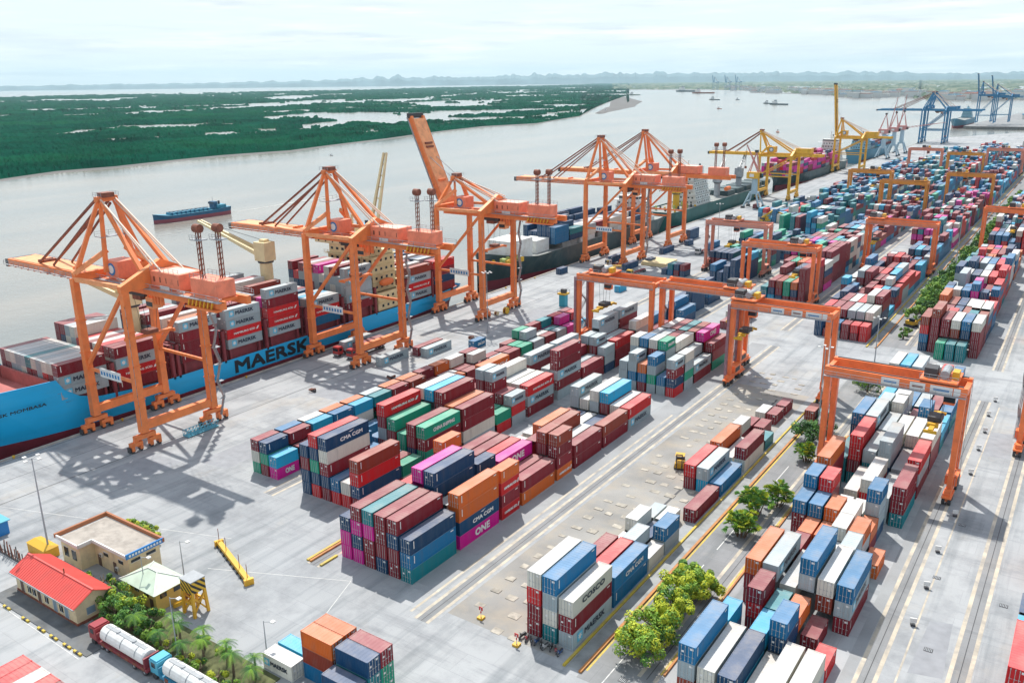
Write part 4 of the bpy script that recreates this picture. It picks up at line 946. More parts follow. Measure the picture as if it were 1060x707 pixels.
# ================================================================== CONTAINERS
PAINT = {'m': ((0.23, 0.016, 0.027), 'maroon'), 'd': ((0.27, 0.045, 0.024), 'brown'), 'r': ((0.58, 0.016, 0.020), 'red'), 'o': ((0.60, 0.13, 0.022), 'orange'),
         'b': ((0.008, 0.155, 0.33), 'blue'), 'n': ((0.007, 0.058, 0.145), 'navy'), 't': ((0.010, 0.21, 0.245), 'teal'), 'g': ((0.008, 0.33, 0.20), 'green'),
         'l': ((0.012, 0.36, 0.60), 'light blue'), 'w': ((0.68, 0.66, 0.58), 'cream white'), 'y': ((0.37, 0.445, 0.475), 'pale grey'), 'p': ((0.64, 0.008, 0.28), 'magenta')}
ROOFNAME = {}
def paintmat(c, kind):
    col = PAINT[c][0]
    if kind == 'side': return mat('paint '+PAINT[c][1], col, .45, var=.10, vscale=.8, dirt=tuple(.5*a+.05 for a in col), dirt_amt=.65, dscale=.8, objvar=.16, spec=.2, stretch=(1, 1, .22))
    rc = tuple(min(.60, a*.88+k) for a, k in zip(col, (.10, .088, .088)))  # paler roof copy: faded, dusty paint plus glare of lit tops put into colour
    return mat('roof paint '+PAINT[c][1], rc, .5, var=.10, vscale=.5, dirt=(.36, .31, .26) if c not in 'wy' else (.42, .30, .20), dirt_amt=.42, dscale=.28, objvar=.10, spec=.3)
m_rod = mat('lock rod steel', (.42, .43, .43), .4); m_mk = mat('marking white', (.72, .72, .70), .5); m_star = mat('logo light blue', (.10, .50, .72), .5); m_ink = mat('logo ink', (.015, .03, .06), .5)
HT = {40: 2.75, 20: 2.60}; LN = {40: 12.19, 20: 6.06}; WD = 2.44
_cm = {}
def body_mesh(c, L):
    k = ('b', c, L)
    if k in _cm: return _cm[k]
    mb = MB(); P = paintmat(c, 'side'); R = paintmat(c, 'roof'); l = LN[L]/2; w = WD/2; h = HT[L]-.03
    # frame
    for sx in (-1, 1):
        for sy in (-1, 1): mb.box(min(sx*w, sx*(w-.14)), min(sy*l, sy*(l-.16)), 0, max(sx*w, sx*(w-.14)), max(sy*l, sy*(l-.16)), h, P)
        mb.box(min(sx*w, sx*(w-.09)), -l+.16, .02, max(sx*w, sx*(w-.09)), l-.16, .20, P)
        mb.box(min(sx*w, sx*(w-.09)), -l+.16, h-.11, max(sx*w, sx*(w-.09)), l-.16, h-.02, P)
        # corrugated side
        n = int((2*l-.4)/.30); st = (2*l-.32)/n; i0 = len(mb.v); kk = mb.mi(P); pts = []
        for i in range(n):
            y = -l+.16+i*st; pts += [(w-.10, y), (w-.10, y+st*.35), (w-.045, y+st*.5), (w-.045, y+st*.85)]
        pts.append((w-.10, l-.16))
        for (x, y) in pts: mb.v += [(sx*x, y, .19), (sx*x, y, h-.10)]
        for i in range(len(pts)-1):
            q = (i0+2*i, i0+2*i+2, i0+2*i+3, i0+2*i+1); mb.f.append(q if sx > 0 else q[::-1]); mb.m.append(kk)
    for sy in (-1, 1):
        mb.box(-w+.14, min(sy*l, sy*(l-.1)), 0, w-.14, max(sy*l, sy*(l-.1)), .16, P); mb.box(-w+.14, min(sy*l, sy*(l-.1)), h-.14, w-.14, max(sy*l, sy*(l-.1)), h, P)
        mb.box(-w+.14, sy*(l-.14) if sy > 0 else -l+.10, .16, w-.14, sy*(l-.10) if sy > 0 else -l+.14, h-.14, P)
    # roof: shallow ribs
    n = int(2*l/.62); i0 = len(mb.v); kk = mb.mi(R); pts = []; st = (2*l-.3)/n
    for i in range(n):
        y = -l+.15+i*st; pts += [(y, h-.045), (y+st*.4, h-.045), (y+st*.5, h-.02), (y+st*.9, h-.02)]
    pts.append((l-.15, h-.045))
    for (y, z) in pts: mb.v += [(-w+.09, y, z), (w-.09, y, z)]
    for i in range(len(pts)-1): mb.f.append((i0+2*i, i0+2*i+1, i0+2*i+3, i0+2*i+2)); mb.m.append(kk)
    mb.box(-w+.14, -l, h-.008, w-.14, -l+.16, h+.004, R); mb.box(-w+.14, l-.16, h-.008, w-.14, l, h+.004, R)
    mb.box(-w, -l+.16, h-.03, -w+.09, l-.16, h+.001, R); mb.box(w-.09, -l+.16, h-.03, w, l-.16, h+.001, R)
    for sx in (-1, 1):
        for sy in (-1, 1):
            for z in (.0, h-.12): mb.box(min(sx*(w+.006), sx*(w-.16)), min(sy*(l+.006), sy*(l-.18)), z-.002, max(sx*(w+.006), sx*(w-.16)), max(sy*(l+.006), sy*(l-.18)), z+.125, P)
    _cm[k] = mb.mesh('body'); return _cm[k]
def door_mesh(c, L, s, v=0):
    k = ('d', c, L, s, v)
    if k in _cm: return _cm[k]
    mb = MB(); P = paintmat(c, 'side'); h = HT[L]-.03; a, b_ = (-1.06, -.015) if s < 0 else (.015, 1.06)
    mb.box(a, -.06, .18, b_, 0.03, h-.16, P)
    for z in (.62, 1.22, 1.82): mb.box(a+.06, -.075, z, b_-.06, -.06, z+.10, P)
    for x in (a+.24, b_-.24):
        mb.tube((x, -.105, .1), (x, -.105, h-.08), .034, n=6, m=m_rod)
        for z in (.22, 1.0, h-.35): mb.box(x-.07, -.13, z, x+.07, -.06, z+.12, m_rod)
        mb.box(x-.02, -.14, 1.02, x+.34 if s < 0 else x+.26, -.12, 1.07, m_rod)
    if s > 0: mb.box(a+.42, -.078, h-.62, b_-.14, -.074, h-.30, m_mk)
    elif v: mb.box(a+.2, -.078, 1.42, a+.62, -.074, 1.72, m_mk)
    _cm[k] = mb.mesh('door'); return _cm[k]
TXT = {'Y': ('MAERSK', m_ink), 'R': ('HAMBURG SÜD', m_mk), 'N': ('CMA CGM', m_mk), 'P': ('ONE', m_mk), 'G': ('CHINA SHIPPING', m_mk), 'W': ('COSCO', m_ink), 'B': ('CMA CGM', m_mk), 'O': ('HAMBURG SÜD', m_mk)}
def letter_mesh(C_, L):
    k = ('t', C_, L)
    if k in _cm: return _cm[k]
    mb = MB(); x = WD/2+.004; h = HT[L]; l = LN[L]/2
    if C_ in TXT:
        s, mm = TXT[C_]
        f = 1.0 if L == 40 else .56
        if C_ == 'Y':
            put_text(mb, s, (x, .6*f, h*.52), (0, 1, 0), (0, 0, 1), 6.4*f, 1.05*(1 if L == 40 else .7), mm, .03)
            cy = -4.0*f; r_ = .78*(1 if L == 40 else .75)
            mb.quad([(x, cy-r_, h*.52-r_), (x, cy+r_, h*.52-r_), (x, cy+r_, h*.52+r_), (x, cy-r_, h*.52+r_)], m_star)
            pts = [(x+.006, cy+(r_*.85 if i % 2 == 0 else r_*.42)*sin(i*pi/7), h*.52+(r_*.85 if i % 2 == 0 else r_*.42)*cos(i*pi/7)) for i in range(14)]
            for i in range(14): mb.quad([(x+.006, cy, h*.52), pts[i], pts[(i+1) % 14]], m_mk)
        elif C_ == 'P': put_text(mb, s, (x, .8*f, h*.5), (0, 1, 0), (0, 0, 1), 4.6*f, 1.5*(1 if L == 40 else .8), mm, .03)
        elif C_ in 'NB':
            put_text(mb, s, (x, 1.0*f, h*.46), (0, 1, 0), (0, 0, 1), 6.4*f, .85, mm, .03); mb.quad([(x, .2, h*.8), (x, 1.9*f, h*.86), (x, .9*f, h*.74)], mm)
        elif C_ in 'RO':
            put_text(mb, s, (x, 0, h*.48), (0, 1, 0), (0, 0, 1), 7.6*f, .66, mm, .03)
            mb.quad([(x, 4.1*f, h*.48-.42), (x, 4.7*f, h*.48-.42), (x, 5.3*f, h*.48+.42), (x, 4.7*f, h*.48+.42)], mm)
        elif C_ == 'G': put_text(mb, s, (x, .4*f, h*.5), (0, 1, 0), (0, 0, 1), 7.4*f, .9, mm, .03)
        elif C_ == 'W': put_text(mb, s, (x, .2*f, h*.55), (0, 1, 0), (0, 0, 1), 7.0*f, 1.0, mm, .04)
    else:      # plain stencil plate: small marks near the end of the side wall
        mb.quad([(x, -l+.75, h*.35), (x, -l+.95, h*.35), (x, -l+.95, h*.86), (x, -l+.75, h*.86)], m_mk)
        mb.quad([(x, l-1.5, h*.80), (x, l-.7, h*.80), (x, l-.7, h*.88), (x, l-1.5, h*.88)], m_mk)
    _cm[k] = mb.mesh('lettering'); return _cm[k]

CON = []     # block, slot, tier, xr (right edge), y0, L, z, code
def bay(block, edge, y, L, spec, z0=0.0, pitch=2.83, slot0=0, hh=None):
    for s, st in enumerate(spec.split()):
        z = z0
        for t_, c in enumerate(st):
            if c == '.': break
            CON.append(dict(b=block, s=s+slot0, t=t_, x=edge-(s+slot0)*pitch+random.uniform(-.04, .04), y=y+random.uniform(-.06, .06), L=L, z=z, h=hh or HT[L], c=c))
            z += hh or HT[L]
B1, B2, B3, BD, BB, BS = 'nearest central block', 'second central block', 'narrow quayside block', 'near right block', 'short rows by kerb', 'blue ship'
E1 = -86.5
for y, L, sp in ((95, 40, 'tbn mmnm nmmm mmpt pnpm ppn'), (108.3, 40, 'PNoo mny mnmnn mmppp wmw mmr'), (121.5, 20, 'RmRo mn nnnn mmp ymw mmmmo'), (128.7, 40, 'om mm mmP mmr wmm mmm'),
                 (142.0, 20, 'Ommd mmmd mym rr ww m'), (149.2, 40, 'mm mw mdd mmo mw m'), (162.3, 40, 'md m n w n m'), (175.2, 40, 'Yr yw mml yyw yw yyY'),
                 (201.6, 20, 'RnmY yb ygYb mbo ybyY yyy'), (208.2, 20, 'Ygyw yy mmYyG mmrmw nnmmb yymYw'), (215.0, 40, 'mY mmY ymmw nmmm ymmY mmyy'), (228.2, 40, 'gmm mmrP nmmd nmtt mmmm wmww'), ):
    bay(B1, E1, y, L, sp)
bay(B1, E1, 241.0, 20, '. . nn nb mn n'); 
E2 = -111.6
for y, L, sp in ((108.7, 40, 'mnrd rw rb mnmwN rngnr nnmn'), (121.4, 20, 'wg tm mb ny yb ybb'), (128.9, 40, 'mgmG mnmm mgg mymg ymymR yb'), (142.1, 40, 'ywmm mmmo mmnmm ymyyl yymyw mmm'),
                 (155.2, 20, 'rg yg mm ym my mm'), (161.6, 20, 'YRY mmm yyrmY ymymy mym wm'), (168.9, 40, 'mYR mmw mmw mmyw mym mmmO'), (183.2, 40, 'YmYmm myy yy mmmY mmm mm'),
                 (196.4, 40, 'mm wy ymm mmoY mmd mm'), (209.2, 20, 'nyy mmmY mmoY mm y mm'), (215.8, 40, 'mmr yyY mmmYY mm nn mo'), (229.0, 40, 'yyYw mmm mmmmY mn mb m'), (242.0, 40, 'mm mnb ym mm . m')):
    bay(B2, E2, y, L, sp)
E3 = -136.9
sp3 = ['Pl mgn gwm', 'bm mrm mnb', 'mg mnl mww', 'nt ntb mwo', 'b twl wmo', 'mt mgt gmy', 'nm mmm mwo', 'ym wmd wmo', 'mw wm mmm', 'oo mw mro', 'mm mm mow', 'wm ymw wmm', 'mY wm m', 'mm ym m', 'wg mg wm', 'my mmy mgg', 'mm gw mwm', 'my mt mpt', 'mP mwp mmr', 'ml mnr mpm']
for i, sp in enumerate(sp3): bay(B3, E3, 109.6+i*6.72, 20, sp)
ED = -21.7
for y, L, sp in ((94.8, 40, 'yw tw w ln yw dyb'), (107.4, 20, 'r . nnb tl . bl'), (113.8, 20, '. m yo nt mrm .'), (120.9, 40, 'mYb mdw tnyb yw myY mmo'), (133.4, 20, '. gty mw m mm .'),
                 (139.6, 20, 'o yyo mmw mo mo .'), (145.8, 20, '. mo mmw mdo mmb mmb'), (152.0, 20, '. nYyb yw mw mmmr nnnb'), (160.2, 40, 'tmm yy mrw tw . tmmo'), (174.4, 40, 'mYr yy tnyy tty tmrr tt'),
                 (187.5, 40, 'mmw mmw mmw tny myyY tnnb'), (200.8, 20, 'tl tynb mp nnyw nnyy nyw'), (207.4, 20, 'nl ty mm nyyw mb yb'), (214.2, 40, 'tb mm yy nb yw yl'), (227.4, 20, '. mw mb yy mn bb')):
    bay(BD, ED, y, L, sp)
bay(BD, -23.9, 237.2, 40, '. . . mny nnl yyw'); bay(BD, -23.9, 240.8, 20, 'mr yw ww'); bay(BD, -23.9, 248.2, 20, 'nb wr my')
EB = -54.9
for y, L, sp in ((94.7, 40, 'YmW twyb mmrw'), (107.8, 40, 'bB mr mm'), (120.6, 20, 'w yy w'), (127.2, 20, 'yb n yw'), (134.2, 20, '. w y'), (140.8, 40, 'm . .'), (153.8, 40, 'b lY mr'),
                 (167.8, 40, 'wm w mo'), (181.0, 20, 't . mw'), (188.0, 20, '. m m'), (197.6, 20, '. m w'), (204.8, 20, '. m .')):
    bay(BB, EB, y, L, sp)
bay('pair beside the green median', -50.6, 205.0, 20, 'd'); bay('pair beside the green median', -47.6, 206.0, 20, 't')
# on the ship
SPITCH = 2.5; rs = random.Random(21)
side = [('YYm', 98.8, 8.7, 3, 'wwywtyywwm'), ('mRYm', 113.6, 6.3, 4, 'mrwmwrwymm'), ('mmmY', 132.6, 8.5, 4, 'oywwnmymym'), ('YRYY', 147.8, 8.5, 4, 'ymrwmmwmyn'), ('YRRmY', 162.8, 8.6, 5, 'pmdymwmrmy'), ('bRY', 179.8, 7.6, 3, 'wlywnmwtmy'),
        ('mYyYY', 195.5, 8.9, 5, 'ymwwpmymrm'), ('YRYd', 226.6, 6.4, 4, 'dwwmymnmlm'), ('mnmr', 240.8, 6.4, 4, 'mmynmwmnbb')]
for st, y, z0, nt_, tops in side:
    zt = 0
    for s in range(11):
        if s == 0: cs = st
        else:
            k = nt_ + (rs.choice((0, 0, -1)) if y > 110 else 0) + (0)
            if y == 113.6: k = 4+(1 if s > 6 else 0)
            cs = ''.join(rs.choice('mymyrwmn') for _ in range(k-1))+tops[s-1]
        z = z0
        for t_, c in enumerate(cs):
            CON.append(dict(b=BS, s=s, t=t_, x=SX-.25-s*SPITCH, y=y, L=40, z=z, h=2.9, c=c)); z += 2.9
# second, fourth, fifth ship
S2N = 'green ship deck'
for y, sps in ((334, 'bbb nnn nnnn nnnn nn nn nnn'), (347, 'nt yt nnn nnnn nnn nnb nn'), (360, 'wy wy ww nn nn nnn nnnn'), (373.5, 'dm mw wy ww nn nnn nnnn'), (387, 'ww ww wy ww nn nn nnn'), (400.5, 'w ww ww w nn nnn nn'), (413, 'n nn w nn nn n n')):
    bay('dark green ship', -205.2, y, 40, sps, z0=9.3, hh=2.6, pitch=2.55)
for k in range(11): bay('far dark ship', -209.5, 695+k*13.4, 40, ' '.join(''.join(rs.choice('pmprpmny') for _ in range(rs.choice((3, 4, 4, 5)))) for _ in range(9)), z0=6.2, hh=2.6, pitch=2.5)
for k in range(9): bay('far pale ship', -213, 994+k*13.4, 40, ' '.join(''.join(rs.choice('nbltym') for _ in range(rs.choice((2, 3, 3)))) for _ in range(8)), z0=8.8, hh=2.6, pitch=2.5)
# far yard
def field(block, edge, nslots, y0, y1, pal, hs, seed, gaps=(), first=None, skipslots=0):
    r = random.Random(seed); y = y0; dominant = {}
    hgt = r.choice(hs)
    while y < y1:
        if any(a <= y <= b_ for a, b_ in gaps): y += 6.5; continue
        if r.random() < .35: hgt = r.choice(hs)
        big = r.random() < .55
        for L, yy in (((40, y),) if big else ((20, y), (20, y+6.5))):
            for s in range(nslots):
                hgt2 = max(0, min(5, hgt+r.choice((-1, 0, 0, 0, 1)))) if r.random() < .93 else 0
                if r.random() < .5 or s not in dominant: dominant[s] = r.choice(pal)
                z = 0
                for t_ in range(hgt2):
                    c = dominant[s] if r.random() < .5 else r.choice(pal)
                    CON.append(dict(b=block, s=s, t=t_, x=edge-s*2.83+bend(yy), y=yy, L=L, z=z, h=HT[L], c=c)); z += HT[L]
        y += 12.9
EF = 'far right block'
bay(EF, -23.9, 274.5, 20, '. tt tt gg'); bay(EF, -23.9, 281.3, 40, 'mmmw mnnb mmdw mmmm mmmmd nbrd'); bay(EF, -23.9, 294.5, 20, 'mmmd rmtt mmy mmrr mmmd mmm'); bay(EF, -23.9, 301.2, 40, 'nmbw nmbw nmd nnn rmm bbr'); bay(EF, -23.9, 314.5, 40, 'bbr mmr nyw nnn nnd nrro')
field(EF, -23.9, 6, 328, 436, 'bnbnrrwoymtp', (3, 4), 5)
field(EF, -23.9, 6, 470, 700, 'bnlbnrwwmmt', (3, 4), 6)
field(EF, -23.9, 6, 725, 1120, 'bnlbnmwrt', (3, 3, 4), 61)
EC = 'far middle block'
bay(EC, -55.6, 281.2, 20, 'rr mr mm yb m nn'); bay(EC, -55.6, 288, 40, 'nyw mmY mYY mwm mmm mmr'); bay(EC, -55.6, 301, 40, 'nnmm blmw ymr mmw mmm mm')
field(EC, -55.6, 7, 314, 412, 'mmmrwmbnlym', (2, 3, 4), 8)
field(EC, -55.6, 4, 412, 452, 'bbnlm', (2, 3), 81)
field(EC, -55.6, 7, 470, 640, 'ppmmbntwgrm', (3, 4), 9)
field(EC, -55.6, 7, 655, 860, 'bnlmwmrbt', (3, 4), 10); field(EC, -55.6, 7, 880, 1120, 'bnlbmwt', (3, 4), 101)
EG = 'far gantry block'
bay(EG, -86.4, 318, 40, 'mmmmm mno mgg nmd lnm bt'); bay(EG, -86.4, 331, 40, 'mmmmr gnw mmnn mmw mmmm nn')
bay(EG, -86.4, 344.2, 40, 'pmnw pptl mmmr bmmo mmng mmmm'); 
field(EG, -86.4, 7, 357.5, 430, 'mpmmtnlwgmm', (4, 5), 12)
field(EG, -86.4, 7, 430, 560, 'mmdmblwtmmp', (3, 4), 13)
field(EG, -86.4, 7, 580, 780, 'mmbblwtnmg', (3, 4), 14); field(EG, -86.4, 7, 800, 1120, 'bnlmwrbt', (3, 4), 15)
bay('stray pile on the cross road', -96, 272, 40, 'm m'); bay('stray pile on the cross road', -96.4, 286, 20, 'dm pm w')
EH = 'far navy block'
bay(EH, -113.4, 268, 40, 'nb nnb nn'); bay(EH, -116.6, 284, 40, 'nnnb nn nn'); bay(EH, -116.6, 300, 40, 'nb nnn nn'); bay(EH, -119, 334, 40, 'nnnn nnn nn nnb .'); bay(EH, -118.2, 347, 40, 'nnnl nnb nn nb nn'); 
field(EH, -117.8, 8, 361, 450, 'nnntgnnmbt', (2, 3), 16); field(EH, -117.8, 8, 462, 600, 'tbblwmntgb', (3, 3, 4), 17); field(EH, -117.8, 8, 612, 800, 'bblmtnwb', (2, 3), 18); field(EH, -117.8, 8, 815, 1060, 'bblmtnw', (2, 3), 19)
EI = 'rows nearest the far quay'
field(EI, -146.5, 7, 505, 620, 'wttrlwnb', (1, 1, 2), 20); field(EI, -146.5, 7, 640, 900, 'bblmtnwm', (1, 2, 2), 22)
bay('trio in front of the salmon gantry', -143.5, 340, 20, 'nm mn bt n'); bay('pile by the salmon gantry', -150, 392, 40, 'n nb'); 
ER = 'block at the right edge'
bay(ER, 1.7, 113.7, 40, 'mmr'); bay(ER, 1.7, 126.6, 20, 'ml'); bay(ER, 1.7, 133.3, 20, 'mn')
bay(ER, 2.5, 150, 40, 'mr')
field(ER, 4, 6, 300, 700, 'bnlbnmwrt', (3, 4), 33)
# loose ones on the quay
LOOSE = [(-170.6, 178.8, 40, 'Y', 0), (-164.9, 193.0, 40, 'Y', 0), (-168.0, 192.6, 40, 'm', 0), (-157.6, 207.8, 20, 'B', 0), (-191.6, 316.5, 20, 'n', 0),
         (-172.6, 382.0, 40, 'n', 0), (-170.8, 338.6, 40, 'n', 0), (-167.6, 356.2, 20, 'n', 0), (-177.0, 424, 40, 'n', 0), (-177.0, 424, 40, 'n', 1), (-171.2, 409, 20, 'n', 0), (-165.5, 470, 40, 'n', 0), (-169, 562, 20, 'm', 0), (-187, 556, 20, 'm', 0), (-154, 300, 20, 'l', 0)]
lb_n = ['pair of loose places on the quay']
for i, (x, y, L, c, t_) in enumerate(LOOSE): CON.append(dict(b='quay apron', s=i*3, t=t_, x=x, y=y, L=L, z=t_*HT[L], h=HT[L], c=c, loose=i))
LOOSELAB = ['pale grey container with dark lettering alone beneath the second orange crane', 'pale grey container beside a maroon one on the quay road', 'maroon container lying beside a pale grey one on the quay road', 'bright blue short container alone on the quay road',
            'small navy container alone beside the dark green ship', 'navy long container on the quay past two stacked boxes', 'navy container below the paired orange cranes, left of a short one', 'short navy container below the paired orange cranes', 'lower navy container of two stacked on the quay near flat pallets', 'upper navy container of two stacked on the quay near flat pallets',
            'short navy container in front of the stacked navy pair', 'long navy container seen through the salmon gantry on the quay', 'short maroon container right of the jib crane', 'short maroon container under the legs of the jib crane', 'light blue short container alone behind the first yard gantry']
# exposure
grid = {}
for i, c in enumerate(CON):
    for k in range(int(c['y']//3), int((c['y']+LN[c['L']])//3)+1): grid.setdefault((c['b'], c['s'], c['t'], k), []).append(i)
def cover(c, ds, dt, ya, yb):
    hit = set()
    for k in range(int(ya//3), int(yb//3)+1):
        for j in grid.get((c['b'], c['s']+ds, c['t']+dt, k), ()): hit.add(j)
    tot = 0
    for j in hit:
        o_ = CON[j]; tot += max(0, min(yb, o_['y']+LN[o_['L']])-max(ya, o_['y']))
    return tot/(yb-ya)
for c in CON:
    ya, yb = c['y'], c['y']+LN[c['L']]
    c['top'] = cover(c, 0, 1, ya, yb) < .8; c['rt'] = cover(c, -1, 0, ya, yb) < .8; c['lf'] = cover(c, 1, 0, ya, yb) < .8
    c['fr'] = cover(c, 0, 0, ya-1.6, ya-.3) < .3; c['bk'] = cover(c, 0, 0, yb+.3, yb+1.6) < .3
    if c.get('loose') is not None: c['top'] = c['t'] == 1 or c['loose'] != 8; c['rt'] = c['lf'] = c['fr'] = c['bk'] = True
# what the camera sees of them (boxes only)
vs, fs = [], []
for c in CON:
    i = len(vs); x1 = c['x']; x0 = x1-WD; y0 = c['y']; y1 = y0+LN[c['L']]; z0 = c['z']; z1 = z0+c['h']
    vs += [(x0,y0,z0),(x1,y0,z0),(x1,y1,z0),(x0,y1,z0),(x0,y0,z1),(x1,y0,z1),(x1,y1,z1),(x0,y1,z1)]
    fs += [(i,i+3,i+2,i+1),(i+4,i+5,i+6,i+7),(i,i+1,i+5,i+4),(i+1,i+2,i+6,i+5),(i+2,i+3,i+7,i+6),(i+3,i,i+4,i+7)]
bvh = BVHTree.FromPolygons([Vector(v) for v in vs], fs)
cnt = [0]*len(CON); o3 = Vector((0, 0, CH)); STEP = 2.6
yy = 60.0
while yy < 707:
    xx = 1.0
    while xx < 1060:
        d = (cF + ax*((xx-530)/CF) - ay*((yy-353.5)/CF)).normalized()
        h = bvh.ray_cast(o3, d)
        if h[0] is not None: cnt[h[2]//6] += 1
        xx += STEP
    yy += STEP
order = sorted(range(len(CON)), key=lambda i: -cnt[i])
IND = set(i for i in order[:298] if cnt[i] > 0)
ORD = ['first', 'second', 'third', 'fourth', 'fifth', 'sixth', 'seventh', 'eighth', 'ninth', 'tenth', 'eleventh', 'twelfth']+['bay farther back']*60
def ordn(n):
    u = ['', 'first', 'second', 'third', 'fourth', 'fifth', 'sixth', 'seventh', 'eighth', 'ninth', 'tenth', 'eleventh', 'twelfth', 'thirteenth', 'fourteenth', 'fifteenth', 'sixteenth', 'seventeenth', 'eighteenth', 'nineteenth', 'twentieth']
    if n <= 20: return u[n]
    return 'twenty-'+u[n-20] if n < 30 else ('thirtieth' if n == 30 else 'thirty-'+u[n-30])
bays = {}
for c in CON: bays.setdefault(c['b'], set()).add(round(c['y']/2.2))
def bayno(c):
    ys = sorted(bays[c['b']]); out_ = []; last = -99
    for q in ys:
        if q-last > 1: out_.append(q)
        last = q
    v = round(c['y']/2.2); return max(1, sum(1 for q in out_ if q <= v+0))
TIER = ['bottom', 'second from ground', 'third from ground', 'fourth from ground', 'fifth from ground', 'sixth from ground']
seen = {}
for i in sorted(IND):
    c = CON[i]; L = c['L']; code = c['c'].lower(); cap = c['c'] if c['c'].isupper() else None
    root = empty('shipping_container', (c['x']-WD/2, c['y']+LN[L]/2, c['z']))
    nt_ = max(q['t'] for q in CON if q['b'] == c['b'] and q['s'] == c['s'] and abs(q['y']-c['y']) < 3)
    if c.get('loose') is not None: lab = LOOSELAB[c['loose']]
    else:
        size = 'long' if L == 40 else 'short'
        if c['t'] == nt_: tier = 'top'
        elif c['t'] == 0: tier = 'bottom'
        else: tier = ordn(c['t']+1)+'-tier'
        word = 'lettered ' if (cap and c['rt']) else ''
        lab = f"{tier} {word}{PAINT[code][1]} {size} container, {ordn(c['s']+1)} row from right, {ordn(bayno(c))} bay, {c['b']}"
    if lab in seen: lab = lab.replace('container', 'box container'); 
    seen[lab] = 1
    tag(root, lab, 'container', 'shipping containers' )
    sc_ = 1.0 if abs(c['h']-HT[L]) < .01 else c['h']/HT[L]
    body = add('body', body_mesh(code, L), root)
    ch = [body]
    if c['fr']:
        for s in (-1, 1): ch.append(add('door', door_mesh(code, L, s, (i*7) % 3 == 0), root, (0, -LN[L]/2+.10, 0)))
    if c['rt']:
        if cap: ch.append(add('lettering', letter_mesh(cap, L), root))
        elif code in 'mdorpnb': ch.append(add('lettering', letter_mesh('plate', L), root))
    if sc_ != 1.0:
        for q in ch: q.scale = (1, 1, sc_)
# everything smaller or farther: one object
mb = MB(); nst = 0
for i, c in enumerate(CON):
    if i in IND: continue
    if not (c['top'] or c['rt'] or c['lf'] or c['fr'] or c['bk']): continue
    nst += 1
    code = c['c'].lower(); x1 = c['x']; x0 = x1-WD; y0 = c['y']+.03; y1 = y0+LN[c['L']]-.06; z0 = c['z']; z1 = z0+c['h']-.04
    P = paintmat(code, 'side')
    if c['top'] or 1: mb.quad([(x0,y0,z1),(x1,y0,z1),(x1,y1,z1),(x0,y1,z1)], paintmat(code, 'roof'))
    if c['fr']:
        mb.quad([(x0,y0,z0),(x1,y0,z0),(x1,y0,z1),(x0,y0,z1)], P)
        if cnt[i] > 1:
            for k in (-.75, -.3, .3, .75): mb.quad([(x0+1.22+k-.04,y0-.05,z0+.1),(x0+1.22+k+.04,y0-.05,z0+.1),(x0+1.22+k+.04,y0-.05,z1-.1),(x0+1.22+k-.04,y0-.05,z1-.1)], m_rod if code not in 'yw' else m_gry)
    mb.quad([(x1,y0,z0),(x1,y1,z0),(x1,y1,z1),(x1,y0,z1)], P)
    mb.quad([(x0,y1,z0),(x0,y0,z0),(x0,y0,z1),(x0,y1,z1)], P)
    if c['bk']: mb.quad([(x1,y1,z0),(x0,y1,z0),(x0,y1,z1),(x1,y1,z1)], P)
o = mb.obj('container_field'); tag(o, 'mass of stacked multicoloured containers filling the yard towards the horizon', 'containers', kind='stuff')
print('containers', len(CON), 'individual', len(IND), 'min count', min(cnt[i] for i in IND), 'stuff', nst)
# ================================================================== BUILDINGS, TRUCKS, SMALL THINGS
m_bei = mat('beige plaster', (0.70, 0.58, 0.36), .85, var=.08, vscale=.6, dirt=(.38, .32, .24), dirt_amt=.5, dscale=.5)
m_ylw = mat('ochre plaster', (0.66, 0.46, 0.12), .85, var=.08, vscale=.6, dirt=(.4, .3, .15), dirt_amt=.5, dscale=.5)
m_rr = mat('red sheet roof', (0.68, 0.085, 0.07), .45, var=.06, vscale=.5, dirt=(.45, .1, .08), dirt_amt=.4, dscale=.4)
m_gr = mat('pale green sheet roof', (0.50, 0.60, 0.48), .5, var=.08, vscale=.6, dirt=(.36, .38, .3), dirt_amt=.5, dscale=.5)
m_fr = mat('flat roof screed', (0.40, 0.36, 0.32), .9, var=.12, vscale=.4, dirt=(.2, .18, .16), dirt_amt=.7, dscale=.5)
m_brn = mat('brown parapet', (0.36, 0.13, 0.055), .7); m_bsg = mat('blue sign board', (0.02, 0.20, 0.52), .4)
m_trim = mat('white trim', (.66, .66, .63), .6, dirt=(.4, .38, .34), dirt_amt=.4); m_door = mat('brown door', (.12, .07, .05), .6); m_shut = mat('grey blue shutter', (.20, .28, .34), .5)
m_apr = mat('dark paving', (0.12, 0.13, 0.14), .9, var=.3, vscale=.4, dirt=(.2, .19, .17), dirt_amt=.5)
mb = MB(); mb.box(-143, 53.4, 0, -114.5, 57.6, .12); struct(mb.obj('pavement', m_apr))
mb = MB(); mb.box(-126, 59.2, 0, -86.5, 66.2, .14); struct(mb.obj('planting_bed', mat('soil and grass', (.10, .11, .045), .95, var=.4, vscale=.6)))
for i, x in enumerate((-137.4, -134.4, -131.5, -129.1, -126.7, -123.1, -119.3, -116.4)):
    if i in (1, 3): continue
    mb = MB(); mb.box(-1.0, -.16, 0, -.34, .16, .34, m_yel); mb.box(-.34, -.16, 0, .34, .16, .34, m_blk); mb.box(.34, -.16, 0, 1.0, .16, .34, m_yel); o = mb.obj('kerb_block', loc=(x, 53.15, 0))
    tag(o, ordn([0, 2, 4, 5, 6, 7].index(i)+1)+' black and yellow kerb block from the left, before the red roofed building', 'kerb block', 'kerb blocks in front of the red roofed building')
